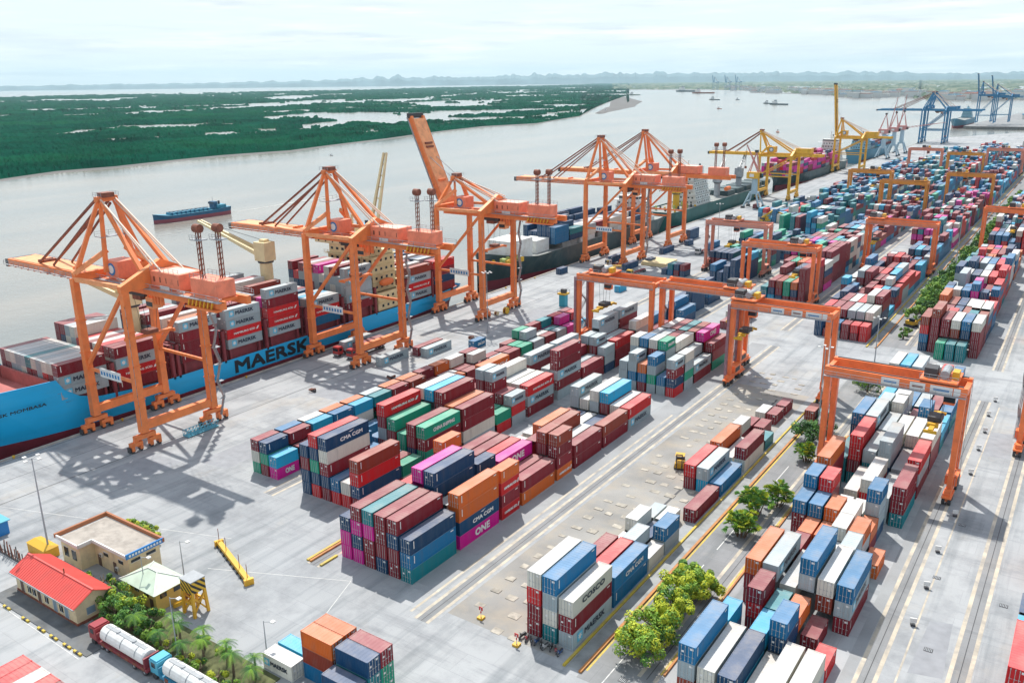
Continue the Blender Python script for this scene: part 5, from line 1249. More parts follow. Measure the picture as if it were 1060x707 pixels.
# red roofed building
b = empty('red_roof_building', (-132, 59.8, 0)); tag(b, 'long low beige building with a bright red gabled sheet roof', 'building')
mb = MB(); mb.box(-9.2, -2.9, 0, 9.2, 2.9, 3.6, m_bei)
mb.quad([(-9.2, -2.9, 3.6), (-9.2, 2.9, 3.6), (-9.2, 0, 5.1)], m_bei); mb.quad([(9.2, 2.9, 3.6), (9.2, -2.9, 3.6), (9.2, 0, 5.1)], m_bei); mb.box(-9.3, -3.0, 0, 9.3, 3.0, .5, m_rst)
mb.obj('wall', parent=b)
mb = MB()
for s in (-1, 1):
    i = len(mb.v); mb.v += [(-9.9, s*3.5, 3.45), (9.9, s*3.5, 3.45), (9.9, 0, 5.25), (-9.9, 0, 5.25), (-9.9, s*3.5, 3.57), (9.9, s*3.5, 3.57), (9.9, 0, 5.37), (-9.9, 0, 5.37)]
    for q in ((0,1,2,3), (4,5,6,7), (0,1,5,4), (1,2,6,5), (0,3,7,4)): mb.f.append(tuple(i+k for k in q)); mb.m.append(0)
mb.mats.append(m_rr)
for k in range(33):
    x = -9.7+k*.606
    for s in (-1, 1): mb.beam((x, s*3.5, 3.6), (x, 0, 5.4), .06, .05, m_rr)
mb.beam((-9.9, 0, 5.42), (9.9, 0, 5.42), .3, .1, m_rr); rf = mb.obj('roof', parent=b)
mb = MB(); mb.tube((1.5, 0, 5.3), (1.5, 0, 6.3), .12, n=8, m=m_rst); mb.obj('vent_pipe', parent=rf)
mb = MB(); mb.box(-9.9, -3.62, 3.36, 9.9, -3.5, 3.54, m_gry); mb.obj('gutter', parent=b)
for x in (-7.2, -1.8, 3.0, 6.4):
    mb = MB(); mb.box(x-.55, -2.96, .1, x+.55, -2.9, 2.4, m_door if x < 0 else m_shut); mb.box(x-.63, -2.98, 0, x-.55, -2.9, 2.5, m_trim); mb.box(x+.55, -2.98, 0, x+.63, -2.9, 2.5, m_trim); d = mb.obj('door', parent=b)
for x in (-5, -3.5, 0.4, 4.8):
    mb = MB(); mb.box(x-.5, -2.96, 1.1, x+.5, -2.9, 2.3, m_glass); mb.box(x-.6, -2.98, .98, x+.6, -2.9, 1.1, m_trim); mb.box(x-.6, -2.98, 2.3, x+.6, -2.9, 2.38, m_trim); mb.box(x-.04, -2.98, 1.1, x+.04, -2.96, 2.3, m_trim); mb.obj('window', parent=b)
mb = MB(); mb.box(9.2, -1.2, 1.2, 9.26, .2, 2.4, m_shut); mb.box(9.2, -1.3, 1.1, 9.28, .3, 1.2, m_trim); mb.obj('window', parent=b)
# flat roofed L shaped building
b = empty('flat_roof_building', (-135.8, 71, 0)); tag(b, 'L shaped beige building with flat roof, brown parapet and blue sign band', 'building')
OB = (-135.8, 71, 0)
Lp = [(-144.5, 65.9), (-137.5, 65.9), (-137.5, 68.6), (-127.1, 68.6), (-127.1, 75.6), (-144.5, 75.6)]
def prism(mb, pts, z0, z1, m, off=(0, 0)):
    i = len(mb.v); n = len(pts); mb.v += [(p[0]-OB[0]+off[0], p[1]-OB[1]+off[1], z0) for p in pts]+[(p[0]-OB[0]+off[0], p[1]-OB[1]+off[1], z1) for p in pts]
    k = mb.mi(m); mb.f.append(tuple(i+n+j for j in range(n))); mb.m.append(k); mb.f.append(tuple(i+j for j in reversed(range(n)))); mb.m.append(k)
    for j in range(n): j2 = (j+1) % n; mb.f.append((i+j, i+j2, i+n+j2, i+n+j)); mb.m.append(k)
mb = MB(); inn = [(-144, 66.4), (-138, 66.4), (-138, 69.1), (-127.6, 69.1), (-127.6, 75.1), (-144, 75.1)]; prism(mb, inn, 0, 4.5, m_bei); mb.obj('wall', parent=b)
mb = MB(); prism(mb, Lp, 4.5, 4.72, m_trim); prism(mb, [(p[0]*.999-.15*(1 if p[0] > -130 else -1), p[1]) for p in inn], 4.72, 4.8, m_fr)
mb.obj('roof', parent=b)
mb = MB()
def para(x0, y0, x1, y1, m, h=.55, w=.28, z=4.72): mb.box(min(x0, x1)-OB[0]-w/2, min(y0, y1)-OB[1]-w/2, z, max(x0, x1)-OB[0]+w/2, max(y0, y1)-OB[1]+w/2, z+h, m)
para(-144.5, 75.6, -127.1, 75.6, m_brn, .75, .4); para(-144.5, 65.9, -144.5, 75.4, m_brn, .75, .4)
para(-144.3, 65.9, -137.5, 65.9, m_trim); para(-137.5, 66.1, -137.5, 68.4, m_trim); para(-137.4, 68.6, -127.3, 68.6, m_trim); mb.obj('parapet', parent=b)
mb = MB(); mb.box(-127.1-OB[0]-.1, 68.5-OB[1], 4.6, -127.1-OB[0]+.16, 75.7-OB[1], 5.5, m_bsg)
for k in range(11): mb.box(-127.1-OB[0]+.17, 69.0-OB[1]+k*.58, 4.85, -127.1-OB[0]+.2, 69.35-OB[1]+k*.58, 5.25, m_mk)
mb.obj('sign_band', parent=b)
for (x, y, ax_) in ((-142.5, 66.4, 'y'), (-140, 66.4, 'y'), (-134.5, 69.1, 'y'), (-130, 69.1, 'y')):
    mb = MB(); mb.box(x-.7-OB[0], y-.05-OB[1], 2.6 if x > -136 else 1.4, x+.7-OB[0], y-.01-OB[1], 3.3, m_glass); mb.box(x-.78-OB[0], y-.09-OB[1], 3.3, x+.78-OB[0], y-.01-OB[1], 3.4, m_trim); mb.obj('window', parent=b)
for y in (70.5, 73.4):
    mb = MB(); mb.box(-127.6-OB[0]+.01, y-OB[1]-.9, 3.3, -127.6-OB[0]+.05, y-OB[1]+.9, 3.8, m_glass); mb.box(-127.6-OB[0]+.01, y-OB[1]-1, 3.2, -127.6-OB[0]+.09, y-OB[1]+1, 3.3, m_trim); mb.obj('window', parent=b)
for (x, y) in ((-137.0, 69.1), (-132.3, 69.1)):
    mb = MB(); mb.box(x-.2-OB[0], y-.06-OB[1], 0, x+.75-OB[0], y-.01-OB[1], 2.2, m_door); mb.obj('door', parent=b)
for (x, z) in ((-135.8, 2.2), (-131.2, 1.0)):
    mb = MB(); mb.box(x-.4-OB[0], 68.75-OB[1], z, x+.4-OB[0], 69.08-OB[1], z+.6, m_trim); mb.tube((x-OB[0], 68.76-OB[1], z+.3), (x-OB[0], 68.72-OB[1], z+.3), .24, n=12, m=m_dgr); mb.obj('air_conditioner', parent=b)
# green hip roof
b = empty('green_roof_building', (-119.9, 68.8, 0)); tag(b, 'small ochre building with a pale green hipped roof', 'building')
mb = MB(); mb.box(-4.3, -2.7, 0, 4.3, 2.7, 3.4, m_ylw); mb.obj('wall', parent=b)
mb = MB(); w_, l_ = 4.85, 3.25
mb.quad([(-w_, -l_, 3.4), (w_, -l_, 3.4), (1.2, 0, 5.0), (-1.2, 0, 5.0)], m_gr); mb.quad([(w_, l_, 3.4), (-w_, l_, 3.4), (-1.2, 0, 5.0), (1.2, 0, 5.0)], m_gr)
mb.quad([(w_, -l_, 3.4), (w_, l_, 3.4), (1.2, 0, 5.0)], m_gr); mb.quad([(-w_, l_, 3.4), (-w_, -l_, 3.4), (-1.2, 0, 5.0)], m_gr); mb.quad([(-w_, -l_, 3.39), (-w_, l_, 3.39), (w_, l_, 3.39), (w_, -l_, 3.39)], m_trim)
for s in (-1, 1):
    for t_ in (-1, 1): mb.beam((s*w_, t_*l_, 3.45), (s*1.2, 0, 5.05), .16, .1, m_trim)
mb.beam((-1.2, 0, 5.06), (1.2, 0, 5.06), .16, .1, m_trim); mb.obj('roof', parent=b)
for x in (-3, -.8, 1.8): mb = MB(); mb.box(x-.6, -2.76, 2.2, x+.6, -2.7, 2.9, m_glass); mb.obj('window', parent=b)
for y in (-1.3, 1.2): mb = MB(); mb.box(4.3, y-.6, 2.1, 4.36, y+.6, 2.9, m_glass); mb.obj('window', parent=b)
mb = MB(); mb.box(2.6, -2.76, 0, 3.5, -2.7, 2.1, m_door); mb.obj('door', parent=b)
# yellow covered box beside
b = empty('generator_box', (-149.5, 65.7, 0)); tag(b, 'yellow lidded box standing behind the red roofed building', 'storage box')
mb = MB(); mb.box(-3, -1.3, 0, 3, 1.3, 1.9, m_ylc); mb.obj('body', parent=b)
mb = MB(); mb.quad([(-3.1, -1.4, 1.9), (3.1, -1.4, 1.9), (2.4, 0, 2.4), (-2.6, 0, 2.4)], m_yhk); mb.quad([(3.1, 1.4, 1.9), (-3.1, 1.4, 1.9), (-2.6, 0, 2.4), (2.4, 0, 2.4)], m_yhk); mb.quad([(3.1, -1.4, 1.9), (3.1, 1.4, 1.9), (2.4, 0, 2.4)], m_yhk); mb.quad([(-3.1, 1.4, 1.9), (-3.1, -1.4, 1.9), (-2.6, 0, 2.4)], m_yhk); mb.obj('lid', parent=b)
# hazard striped frame
m_hz = bpy.data.materials.new('hazard stripes'); m_hz.use_nodes = True; t = m_hz.node_tree; N = t.nodes.new
wv = N('ShaderNodeTexWave'); wv.wave_type = 'BANDS'; wv.bands_direction = 'DIAGONAL'; wv.inputs['Scale'].default_value = .62; co = N('ShaderNodeTexCoord'); r_ = N('ShaderNodeValToRGB'); r_.color_ramp.interpolation = 'CONSTANT'
r_.color_ramp.elements[0].color = (.02, .02, .02, 1); r_.color_ramp.elements[1].position = .5; r_.color_ramp.elements[1].color = (.7, .42, .03, 1)
t.links.new(co.outputs['Object'], wv.inputs['Vector']); t.links.new(wv.outputs['Fac'], r_.inputs[0]); t.links.new(r_.outputs[0], t.nodes['Principled BSDF'].inputs['Base Color'])
b = empty('hazard_striped_machine', (-110.6, 69.8, 0)); tag(b, 'tall yellow lifting frame with black hazard stripes beside the green roofed building', 'lifting machine')
mb = MB()
for sx in (-1.2, 1.2):
    for sy in (-1.1, 1.1): mb.beam((sx*1.15, sy*1.15, 0), (sx, sy, 4.2), .42, .42, m_ylc)
    mb.beam((sx, -1.1, .6), (sx, 1.1, 3.6), .25, .25, m_ylc); mb.beam((sx, 1.1, .6), (sx, -1.1, 3.6), .25, .25, m_ylc)
for sy in (-1.1, 1.1): mb.beam((-1.2, sy, .6), (1.2, sy, 3.6), .25, .25, m_ylc); mb.beam((-1.2, sy, 2.2), (1.2, sy, 2.2), .3, .3, m_ylc)
mb.obj('frame', parent=b)
mb = MB(); mb.box(-1.4, -1.3, 4.2, 1.4, 1.3, 6.3, m_hz); mb.obj('striped_box', parent=b)
mb = MB(); mb.box(-1.5, -1.4, 6.3, 1.5, 1.4, 6.45, m_gry); mb.obj('top_plate', parent=b)
mb = MB(); mb.beam((-3.8, -1.4, .4), (-1.2, -1.0, 2.0), .5, .6, m_ylc); mb.beam((-4.2, -1.2, .3), (-4.0, 1.2, .3), .6, .5, m_ylc); mb.beam((-1.6, 0, 4.6), (-2.4, -.2, 1.0), .4, .5, m_ylc); mb.tube((-1.9, -.9, 2.4), (-1.9, .5, 2.4), .5, n=10, m=m_rst); mb.obj('arm', parent=b)
# tank trailers
def tank_truck(x, y, label, colr, cabc, rev=False):
    o = empty('tank_truck', (x, y, 0)); tag(o, label, 'tank truck', 'tank trucks parked beside the hedge')
    mc = mat('chassis '+colr[0], colr[1], .5, var=.1, vscale=1); mcab = mat('cab '+cabc[0], cabc[1], .35)
    mb = MB(); n = 18; r = 1.28
    for k, xx in enumerate((-5.5, -5.2, -1.8, 1.8, 5.2, 5.5)):
        rr = r*.86 if k in (0, 5) else r
        mb.v += [(xx, rr*cos(2*pi*j/n), 2.35+rr*sin(2*pi*j/n)) for j in range(n)]
    for k in range(5):
        for j in range(n): mb.f.append((k*n+j, k*n+(j+1) % n, (k+1)*n+(j+1) % n, (k+1)*n+j)); mb.m.append(0)
    mb.f.append(tuple(range(n))); mb.m.append(0); mb.f.append(tuple(5*n+j for j in reversed(range(n)))); mb.m.append(0); mb.mats.append(m_wht)
    for xx in (-3.6, 0, 3.6):
        for j in range(10): a0, a1 = pi*j/10, pi*(j+1)/10; mb.beam((xx, 1.31*cos(a0), 2.35+1.31*sin(a0)), (xx, 1.31*cos(a1), 2.35+1.31*sin(a1)), .12, .04, m_gry)
    for xx in (-2, 2): mb.tube((xx, 0, 3.55), (xx, 0, 3.8), .35, n=12, m=m_gry)
    mb.box(-5, -.3, 3.62, 5, .3, 3.66, m_gry); mb.obj('tank', parent=o, smooth=False)
    mb = MB(); mb.box(-6.4, -1.2, .95, 6.6, 1.2, 1.3, mc)
    for s in (-1, 1): mb.box(-6.2, s*1.2-.06, .75, 6.4, s*1.2+.06, 1.25, mc)
    mb.box(5.7, -1.25, 1.2, 6.0, 1.25, 2.9, mc); mb.box(-6.3, -1.25, 1.2, -6.1, 1.25, 2.4, mc)
    for k in range(6): mb.box(-5+k*2, -1.3, .8, -4.2+k*2, -1.2, 1.3, m_rst)
    mb.obj('chassis', parent=o)
    for xx in (-5.2, -3.9, 3.0, 5.6):
        mb = MB()
        for s in (-1, 1): mb.tube((xx, s*1.22, .5), (xx, s*.82, .5), .5, n=14, m=m_dgr); mb.tube((xx, s*1.23, .5), (xx, s*1.21, .5), .2, n=10, m=m_gry)
        mb.tube((xx, -1, .5), (xx, 1, .5), .1, n=6, m=m_dgr); mb.obj('wheel_set', parent=o)
    mb = MB(); c0 = -8.4 if not rev else 6.8
    mb.box(c0, -1.2, .9, c0+1.9, 1.2, 3.0, mcab); mb.box(c0+.1, -1.1, 3.0, c0+1.7, 1.1, 3.2, mcab); mb.box(c0-.03, -1.05, 1.9, c0, 1.05, 2.75, m_glass); mb.box(c0+.4, -1.23, 1.9, c0+1.3, -1.2, 2.7, m_glass); mb.box(c0+.4, 1.2, 1.9, c0+1.3, 1.23, 2.7, m_glass)
    for s in (-1, 1): mb.tube((c0+.9, s*1.22, .5), (c0+.9, s*.82, .5), .5, n=14, m=m_dgr)
    mb.obj('cab', parent=o); return o
tank_truck(-109.0, 57.0, 'tank truck with white tank on maroon chassis', ('maroon', (.22, .03, .04)), ('maroon cab', (.3, .03, .04)))
tank_truck(-94.0, 57.4, 'tank truck with white tank and light blue cab behind the maroon one', ('blue', (.03, .22, .36)), ('light blue', (.08, .4, .55)))
# containers lying across (long axis towards the yard)
def crossbox(x0, y0, t_, code, label, text=None):
    root = empty('shipping_container', (x0+3.03, y0+1.22, t_*2.6), pi/2); tag(root, label, 'container', 'shipping containers'); add('body', body_mesh(code, 20), root)
    for s in (-1, 1): add('door', door_mesh(code, 20, s, 1), root, (0, -3.03+.10, 0))
    if text: add('lettering', letter_mesh(text, 20), root, rot=(0, 0, pi))
A_ = 'in the tall cross-wise pile at the bottom edge'
for t_, c in enumerate('bdo'):
    crossbox(-83.9, 68.4, t_, c, ('bottom blue', 'middle brown', 'top orange')[t_]+' short container '+A_, 'O' if 0 else None)
crossbox(-83.9, 70.95, 2, 'o', 'top orange short container behind its twin in the cross-wise bottom pile'); crossbox(-83.9, 70.95, 1, 'm', 'middle maroon short container behind the brown one in the cross-wise pile')
for t_, c in enumerate('btn'): crossbox(-77.1, 68.4, t_, c, ('bottom blue', 'middle teal', 'top pale-roofed navy')[t_]+' short container of the right cross-wise pile, bottom edge')
for t_, c in enumerate('ggm'): crossbox(-77.1, 70.95, t_, c, ('bottom green', 'middle green', 'top maroon')[t_]+' short container at the back of the right cross-wise pile')
for t_, c in enumerate('nn'): crossbox(-77.2, 65.7, t_, c, ('bottom', 'top')[t_]+' navy short container in front of the right cross-wise pile')
crossbox(-90.5, 66.6, 0, 'w', 'weathered cream container with dark lettering beside the bottom palms', 'Y'); crossbox(-90.5, 69.5, 0, 'l', 'light blue roofed short container behind the weathered cream one')
crossbox(-70.4, 66.5, 0, 'o', 'orange roofed short container at the foot of the bottom pile')
for i, c in enumerate('rrwrm'):
    root = empty('shipping_container', (-119.0+1.22+i*2.5, 46.9-6.1, 0)); tag(root, ('leftmost red container', 'second red container', 'cream container between red ones', 'rightmost red container', 'maroon container at the right end')[i]+' of the row in the bottom left corner', 'container', 'shipping containers'); add('body', body_mesh(c, 40), root)
# vehicles on the quay
def truck(x, y, label, cabc, load=None, L=40, heading=-1, rz=0):
    o = empty('container_truck', (x, y, 0), rz if heading < 0 else pi+rz); tag(o, label, 'truck', 'trucks on the quay')
    mcab = mat('truck cab '+cabc[0], cabc[1], .35); ln_ = 12.6 if L == 40 else 7
    mb = MB(); mb.box(-1.2, -2.6, .8, 1.2, -.5, 2.9, mcab); mb.box(-1.1, -2.5, 2.9, 1.1, -.7, 3.15, mcab); mb.box(-1.08, -2.64, 1.8, 1.08, -2.6, 2.7, m_glass); mb.box(1.2, -2.1, 1.8, 1.23, -1.0, 2.6, m_glass); mb.box(-1.23, -2.1, 1.8, -1.2, -1.0, 2.6, m_glass); mb.box(-1.2, -2.75, .5, 1.2, -2.6, .9, m_gry); mb.obj('cab', parent=o)
    mb = MB(); mb.box(-.5, -.5, .8, .5, ln_+.6, 1.15, m_mrn)
    for k in range(5): mb.box(-1.2, .6+k*ln_/5, 1.15, 1.2, .9+k*ln_/5, 1.35, m_mrn)
    mb.obj('chassis', parent=o)
    for yy in (-1.9, 1.0, 2.3, ln_-2.2, ln_-.9):
        mb = MB()
        for s in (-1, 1): mb.tube((s*1.2, yy, .5), (s*.75, yy, .5), .5, n=12, m=m_dgr)
        mb.tube((-1, yy, .5), (1, yy, .5), .1, n=6, m=m_dgr); mb.obj('wheel_set', parent=o)
    if load:
        root = empty('shipping_container', (x, y+(.4+LN[L]/2), 1.36)) if heading < 0 else empty('shipping_container', (x, y-(.4+LN[L]/2), 1.36), pi)
        tag(root, load[1], 'container', 'shipping containers'); add('body', body_mesh(load[0].lower(), L), root)
        if load[0].isupper(): add('lettering', letter_mesh(load[0], L), root)
        for s in (-1, 1): add('door', door_mesh(load[0].lower(), L, s, 0), root, (0, -LN[L]/2+.1, 0))
    return o
redc = ('red', (.42, .03, .03)); whc = ('white', (.7, .7, .68)); yec = ('yellow', (.62, .4, .04)); blc = ('blue', (.03, .2, .42))
truck(-189.6, 181.0, 'red cabbed truck carrying a pale grey container beneath the second orange crane', redc, ('Y', 'pale grey container riding on a red cabbed truck under the second crane'))
truck(-184.2, 181.4, 'dark red truck with a maroon container between the legs of the second crane', redc, ('m', 'maroon container riding on a dark red truck under the second crane'))
truck(-178.6, 334, 'white tractor towing an empty flatbed near the paired orange cranes', whc)
truck(-182.5, 345, 'white truck with a navy container beneath the paired orange cranes', whc, ('n', 'navy container riding on a white truck below the paired cranes'))
truck(-164, 330, 'yellow terminal tractor with empty flatbed by the teal bin', yec)
truck(-158.5, 392, 'white cabbed truck parked by the salmon gantry', whc)
truck(-150.5, 430, 'blue cabbed truck passing behind the salmon gantry', blc, ('b', 'blue container riding on a truck behind the salmon gantry'))
truck(-186, 268, 'red cabbed truck with orange container approaching the third orange crane', redc) if False else None
truck(-10.6, 330, 'white truck driving on the right hand road past the cross road', whc, ('w', 'cream container riding on a truck on the right hand road'))
# reach stacker
def stacker(x, y, rz, label, M=m_yhk):
    o = empty('reach_stacker', (x, y, 0), rz); tag(o, label, 'reach stacker', 'reach stackers')
    mb = MB(); mb.box(-1.6, -3.6, .7, 1.6, 3.6, 1.7, M); mb.box(-1.5, 2.2, 1.7, 1.5, 3.8, 2.6, m_dgr); mb.obj('body', parent=o)
    mb = MB(); mb.box(-.8, -.8, 1.7, .8, 1.2, 3.3, M); mb.box(-.82, -.86, 2.2, .82, -.8, 3.1, m_glass); mb.box(.8, -.6, 2.2, .84, 1.0, 3.1, m_glass); mb.obj('operator_cab', parent=o)
    mb = MB(); mb.beam((0, 3.2, 2.8), (0, -6.2, 7.6), .8, .9, M); mb.beam((0, -6.2, 7.6), (0, -6.4, 6.0), .6, .6, m_dgr); mb.box(-5.8, -6.8, 5.3, 5.8, -6.0, 5.9, M); mb.obj('boom', parent=o)
    for s in (-1, 1):
        for yy in (-2.5, 2.6): mb = MB(); mb.tube((s*1.0, yy, .85), (s*1.9, yy, .85), .85, n=14, m=m_dgr); mb.tube((s*1.91, yy, .85), (s*1.92, yy, .85), .4, n=10, m=M); mb.obj('wheel', parent=o)
    return o
stacker(-173.5, 326, .5, 'yellow reach stacker on the quay near the white tractor'); stacker(-163, 505, 2.4, 'yellow reach stacker far along the quay by the jib crane')
# forklift with dark load on the pad yard
o = empty('forklift', (-67.6, 162.6, 0), .3); tag(o, 'small black and yellow forklift on the pads left of the red containers', 'forklift')
mb = MB(); mb.box(-1, -1.6, .4, 1, 1.4, 1.5, m_yhk); mb.box(-.9, .8, 1.5, .9, 1.6, 2.0, m_dgr); mb.obj('body', parent=o)
mb = MB(); [mb.beam((sx, sy, 1.5), (sx*.9, sy, 3.0), .12, .12, m_dgr) for sx in (-.85, .85) for sy in (-.8, .7)]; mb.box(-1, -1, 3.0, 1, .9, 3.1, m_yhk); mb.obj('overhead_guard', parent=o)
mb = MB(); [mb.beam((sx, -1.8, .2), (sx, -1.8, 3.8), .2, .25, m_dgr) for sx in (-.6, .6)]; [mb.box(sx-.1, -3.3, .25, sx+.1, -1.8, .33, m_dgr) for sx in (-.5, .5)]; mb.beam((-.6, -1.8, 3.7), (.6, -1.8, 3.7), .2, .2, m_dgr); mb.obj('mast', parent=o)
for s in (-1, 1):
    for yy in (-1.1, 1.0): mb = MB(); mb.tube((s*.7, yy, .45), (s*1.15, yy, .45), .45, n=12, m=m_dgr); mb.obj('wheel', parent=o)
# excavator in the median
o = empty('excavator', (-47.3, 309, 0), 1.1); tag(o, 'small yellow and black excavator in the median beside the dark trees', 'excavator')
mb = MB(); [mb.box(sx-.35, -1.9, 0, sx+.35, 1.9, .8, m_dgr) for sx in (-1.1, 1.1)]; mb.box(-1.1, -.6, .4, 1.1, .6, .9, m_dgr); mb.obj('track_base', parent=o)
mb = MB(); mb.box(-1.3, -1.6, .9, 1.3, 1.5, 2.1, m_yhk); mb.box(-1.3, -1.5, 2.1, -.2, .1, 3.1, m_glass); mb.obj('upper_body', parent=o)
mb = MB(); mb.beam((.3, -1.4, 1.8), (.3, -3.8, 4.0), .4, .5, m_yhk); mb.beam((.3, -3.8, 4.0), (.3, -5.4, 1.6), .35, .4, m_yhk); mb.box(-.2, -5.9, .6, .8, -5.0, 1.6, m_dgr); mb.obj('boom', parent=o)
# motorcycles at the foot of the cream and red stack
def bike(x, y, rz, col, label):
    o = empty('motorcycle', (x, y, 0), rz); tag(o, label, 'motorcycle', 'motorcycles at the foot of the stack'); M = mat('bike '+col[0], col[1], .3)
    for yy in (-.62, .62): 
        mb = MB(); mb.tube((-.06, yy, .3), (.06, yy, .3), .3, n=14, m=m_dgr); mb.tube((-.07, yy, .3), (.07, yy, .3), .12, n=8, m=m_gry); mb.obj('wheel', parent=o)
    mb = MB(); mb.box(-.14, -.35, .35, .14, .4, .68, M); mb.beam((0, -.62, .3), (0, -.42, .95), .09, .09, m_gry); mb.box(-.13, .35, .5, .13, .75, .62, M); mb.box(-.16, -.5, .4, .16, -.36, .85, M); mb.obj('frame', parent=o)
    mb = MB(); mb.box(-.13, -.15, .68, .13, .62, .78, m_dgr); mb.obj('seat', parent=o)
    mb = MB(); mb.tube((-.34, -.4, 1.0), (.34, -.4, 1.0), .025, n=6, m=m_dgr); mb.box(-.1, -.55, .88, .1, -.45, 1.02, M); mb.obj('handlebar', parent=o)
bk = (('red', (.4, .02, .03)), ('black', (.02, .02, .02)), ('blue', (.02, .08, .25)), ('white', (.5, .5, .5)))
for i in range(9):
    ci = (1, 0, 1, 2, 1, 3, 1, 0, 2)[i]
    bike(-62.9+i*.86, 93.3-.15*(i % 3), .25+.2*((i*7) % 5-2), bk[ci], ORD[i]+' motorcycle from the left, '+bk[ci][0]+', parked at the foot of the tall stack')
# small barrier with red post
def barrier(x, y, label):
    o = empty('marker_post', (x, y, 0)); tag(o, label, 'marker post', 'marker posts on the yard floor')
    mb = MB(); mb.box(-.5, -.5, 0, .5, .5, .35, m_yhk); mb.obj('base', parent=o)
    mb = MB(); mb.tube((0, 0, .35), (0, 0, 1.9), .09, n=8, m=m_mk); mb.tube((0, 0, 1.0), (0, 0, 1.4), .1, n=8, m=redm); mb.box(-.35, -.04, 1.5, .35, .04, 2.1, redm); mb.obj('post', parent=o)
redm = mat('signal red', (.55, .03, .03), .5)
barrier(-71.1, 93.7, 'red and white marker post on a yellow base left of the tall cream stack'); barrier(-62.6, 91.2, 'red and white marker post at the kerb in front of the motorcycles')
for i, (x, y) in enumerate(((-15.9, 244.3), (-16.1, 232.1), (-15.5, 219.9), (-15.4, 207.8), (-15.1, 193.0), (-15.0, 171.0), (-15.5, 154.8), (-15.1, 141.4), (-15.0, 129.3))):
    o = empty('lane_sign', (x+.9, y, 0), .3); tag(o, ordn(9-i)+' little white lane sign from the front along the right runway', 'lane sign', 'little white lane signs along the right runway')
    mb = MB(); mb.box(-.35, -.35, 0, .35, .35, .25, m_dgr); mb.obj('base', parent=o); mb = MB(); mb.box(-.04, -.04, .25, .04, .04, .8, m_gry); mb.box(-.5, -.1, .6, .5, .1, 1.3, m_wht); mb.obj('board', parent=o)
# manhole style floor boxes
for i, (x, y) in enumerate(((-13.3, 145.8), (-11, 124.1), (-3.0, 142.8), (-12.4, 168), (-46.6, 120.5), (-45.6, 93))):
    mb = MB(); mb.box(-.6, -.5, 0, .6, .5, .05, m_dgr); 
    for k in range(5): mb.box(-.5+k*.22, -.4, .05, -.4+k*.22, .4, .07, m_gry)
    o = mb.obj('floor_grate', loc=(x, y, 0)); tag(o, ('floor grate on the right road beside the runway, farther one', 'floor grate on the right road nearest the camera', 'floor grate right of the right road runway', 'farthest floor grate on the right road', 'floor grate in the median beside the palms', 'floor grate in the median near the bright bushes')[i], 'floor grate')
# spreader beam on the ground
o = empty('lifting_beam', (-117.3, 82.4, 0), atan2(79.8-85.4, -110+125.4)); tag(o, 'long yellow lifting beam lying on open concrete with thin upright rods', 'lifting beam')
mb = MB(); mb.box(-8, -.45, .3, 8, .45, 1.0, m_yhk)
for k in range(9): mb.box(-7.6+k*1.8, -.7, 0, -7.2+k*1.8, .7, .35, m_dgr)
mb.box(-8.3, -.8, 0, -7.7, .8, 1.1, m_ylc); mb.box(7.7, -.8, 0, 8.3, .8, 1.1, m_ylc); mb.obj('beam', parent=o)
for x in (-7.8, -3.8, 3.4, 7.4): mb = MB(); mb.tube((x, 0, 1), (x, 0, 3.6), .06, n=6, m=m_rst); mb.obj('rod', parent=o)
# light blue gangway at the first crane, yellow drums, teal bin, dark bundle
o = empty('gangway', (-173.9, 117.6, 0)); tag(o, 'light blue lattice gangway lying beside the first orange crane', 'gangway'); mgw = mat('gangway blue', (.10, .38, .50), .5)
mb = MB()
for s in (-.9, .9):
    mb.beam((s, -4.5, .3), (s, 4.5, .3), .18, .18, mgw); mb.beam((s, -4.5, 1.7), (s, 4.5, 1.7), .14, .14, mgw)
    for k in range(9): mb.beam((s, -4.5+k, .3), (s, -3.5+k, 1.7), .1, .1, mgw); mb.beam((s, -4.5+k, .3), (s, -4.5+k, 1.7), .1, .1, mgw)
mb.obj('side_frame', parent=o); mb = MB(); mb.box(-.85, -4.5, .2, .85, 4.5, .28, mgw); mb.obj('walkway', parent=o)
for i, (x, y) in enumerate(((-176.2, 249.0), (-178.0, 245.5))):
    o = empty('cable_drum', (x+2.2, y, 0)); tag(o, ('yellow cable drum right of its twin by the third orange crane', 'small cream cable drum left of its twin by the third orange crane')[i], 'cable drum'); r = (1.3, .8)[i]; M = (m_yhk, m_crm)[i]
    mb = MB(); mb.tube((-.5, 0, r), (.5, 0, r), r*.6, n=14, m=m_rst); mb.obj('core', parent=o); 
    for s in (-.55, .55): mb = MB(); mb.tube((s-.06, 0, r), (s+.06, 0, r), r, n=18, m=M); mb.obj('flange', parent=o)
o = empty('hopper_tower', (-162.2, 270, 0)); tag(o, 'narrow teal tower with yellow top standing alone on the quay', 'tower'); mtl = mat('tower teal', (.02, .30, .40), .5)
mb = MB(); mb.box(-1.2, -1.2, 0, 1.2, 1.2, 4.6, mtl); mb.box(-1.22, -.4, 0.1, -1.2, .4, 2, m_door); mb.obj('body', parent=o); mb = MB(); mb.box(-1.7, -1.7, 4.6, 1.7, 1.7, 5.2, m_yhk); mb.rail((-1.7, -1.7, 5.2), (1.7, -1.7, 5.2), 1.1, 3, m_dgr); mb.rail((-1.7, 1.7, 5.2), (1.7, 1.7, 5.2), 1.1, 3, m_dgr); mb.box(-.8, -.8, 5.2, 1.0, .8, 6.6, m_dgr); mb.obj('top_platform', parent=o)
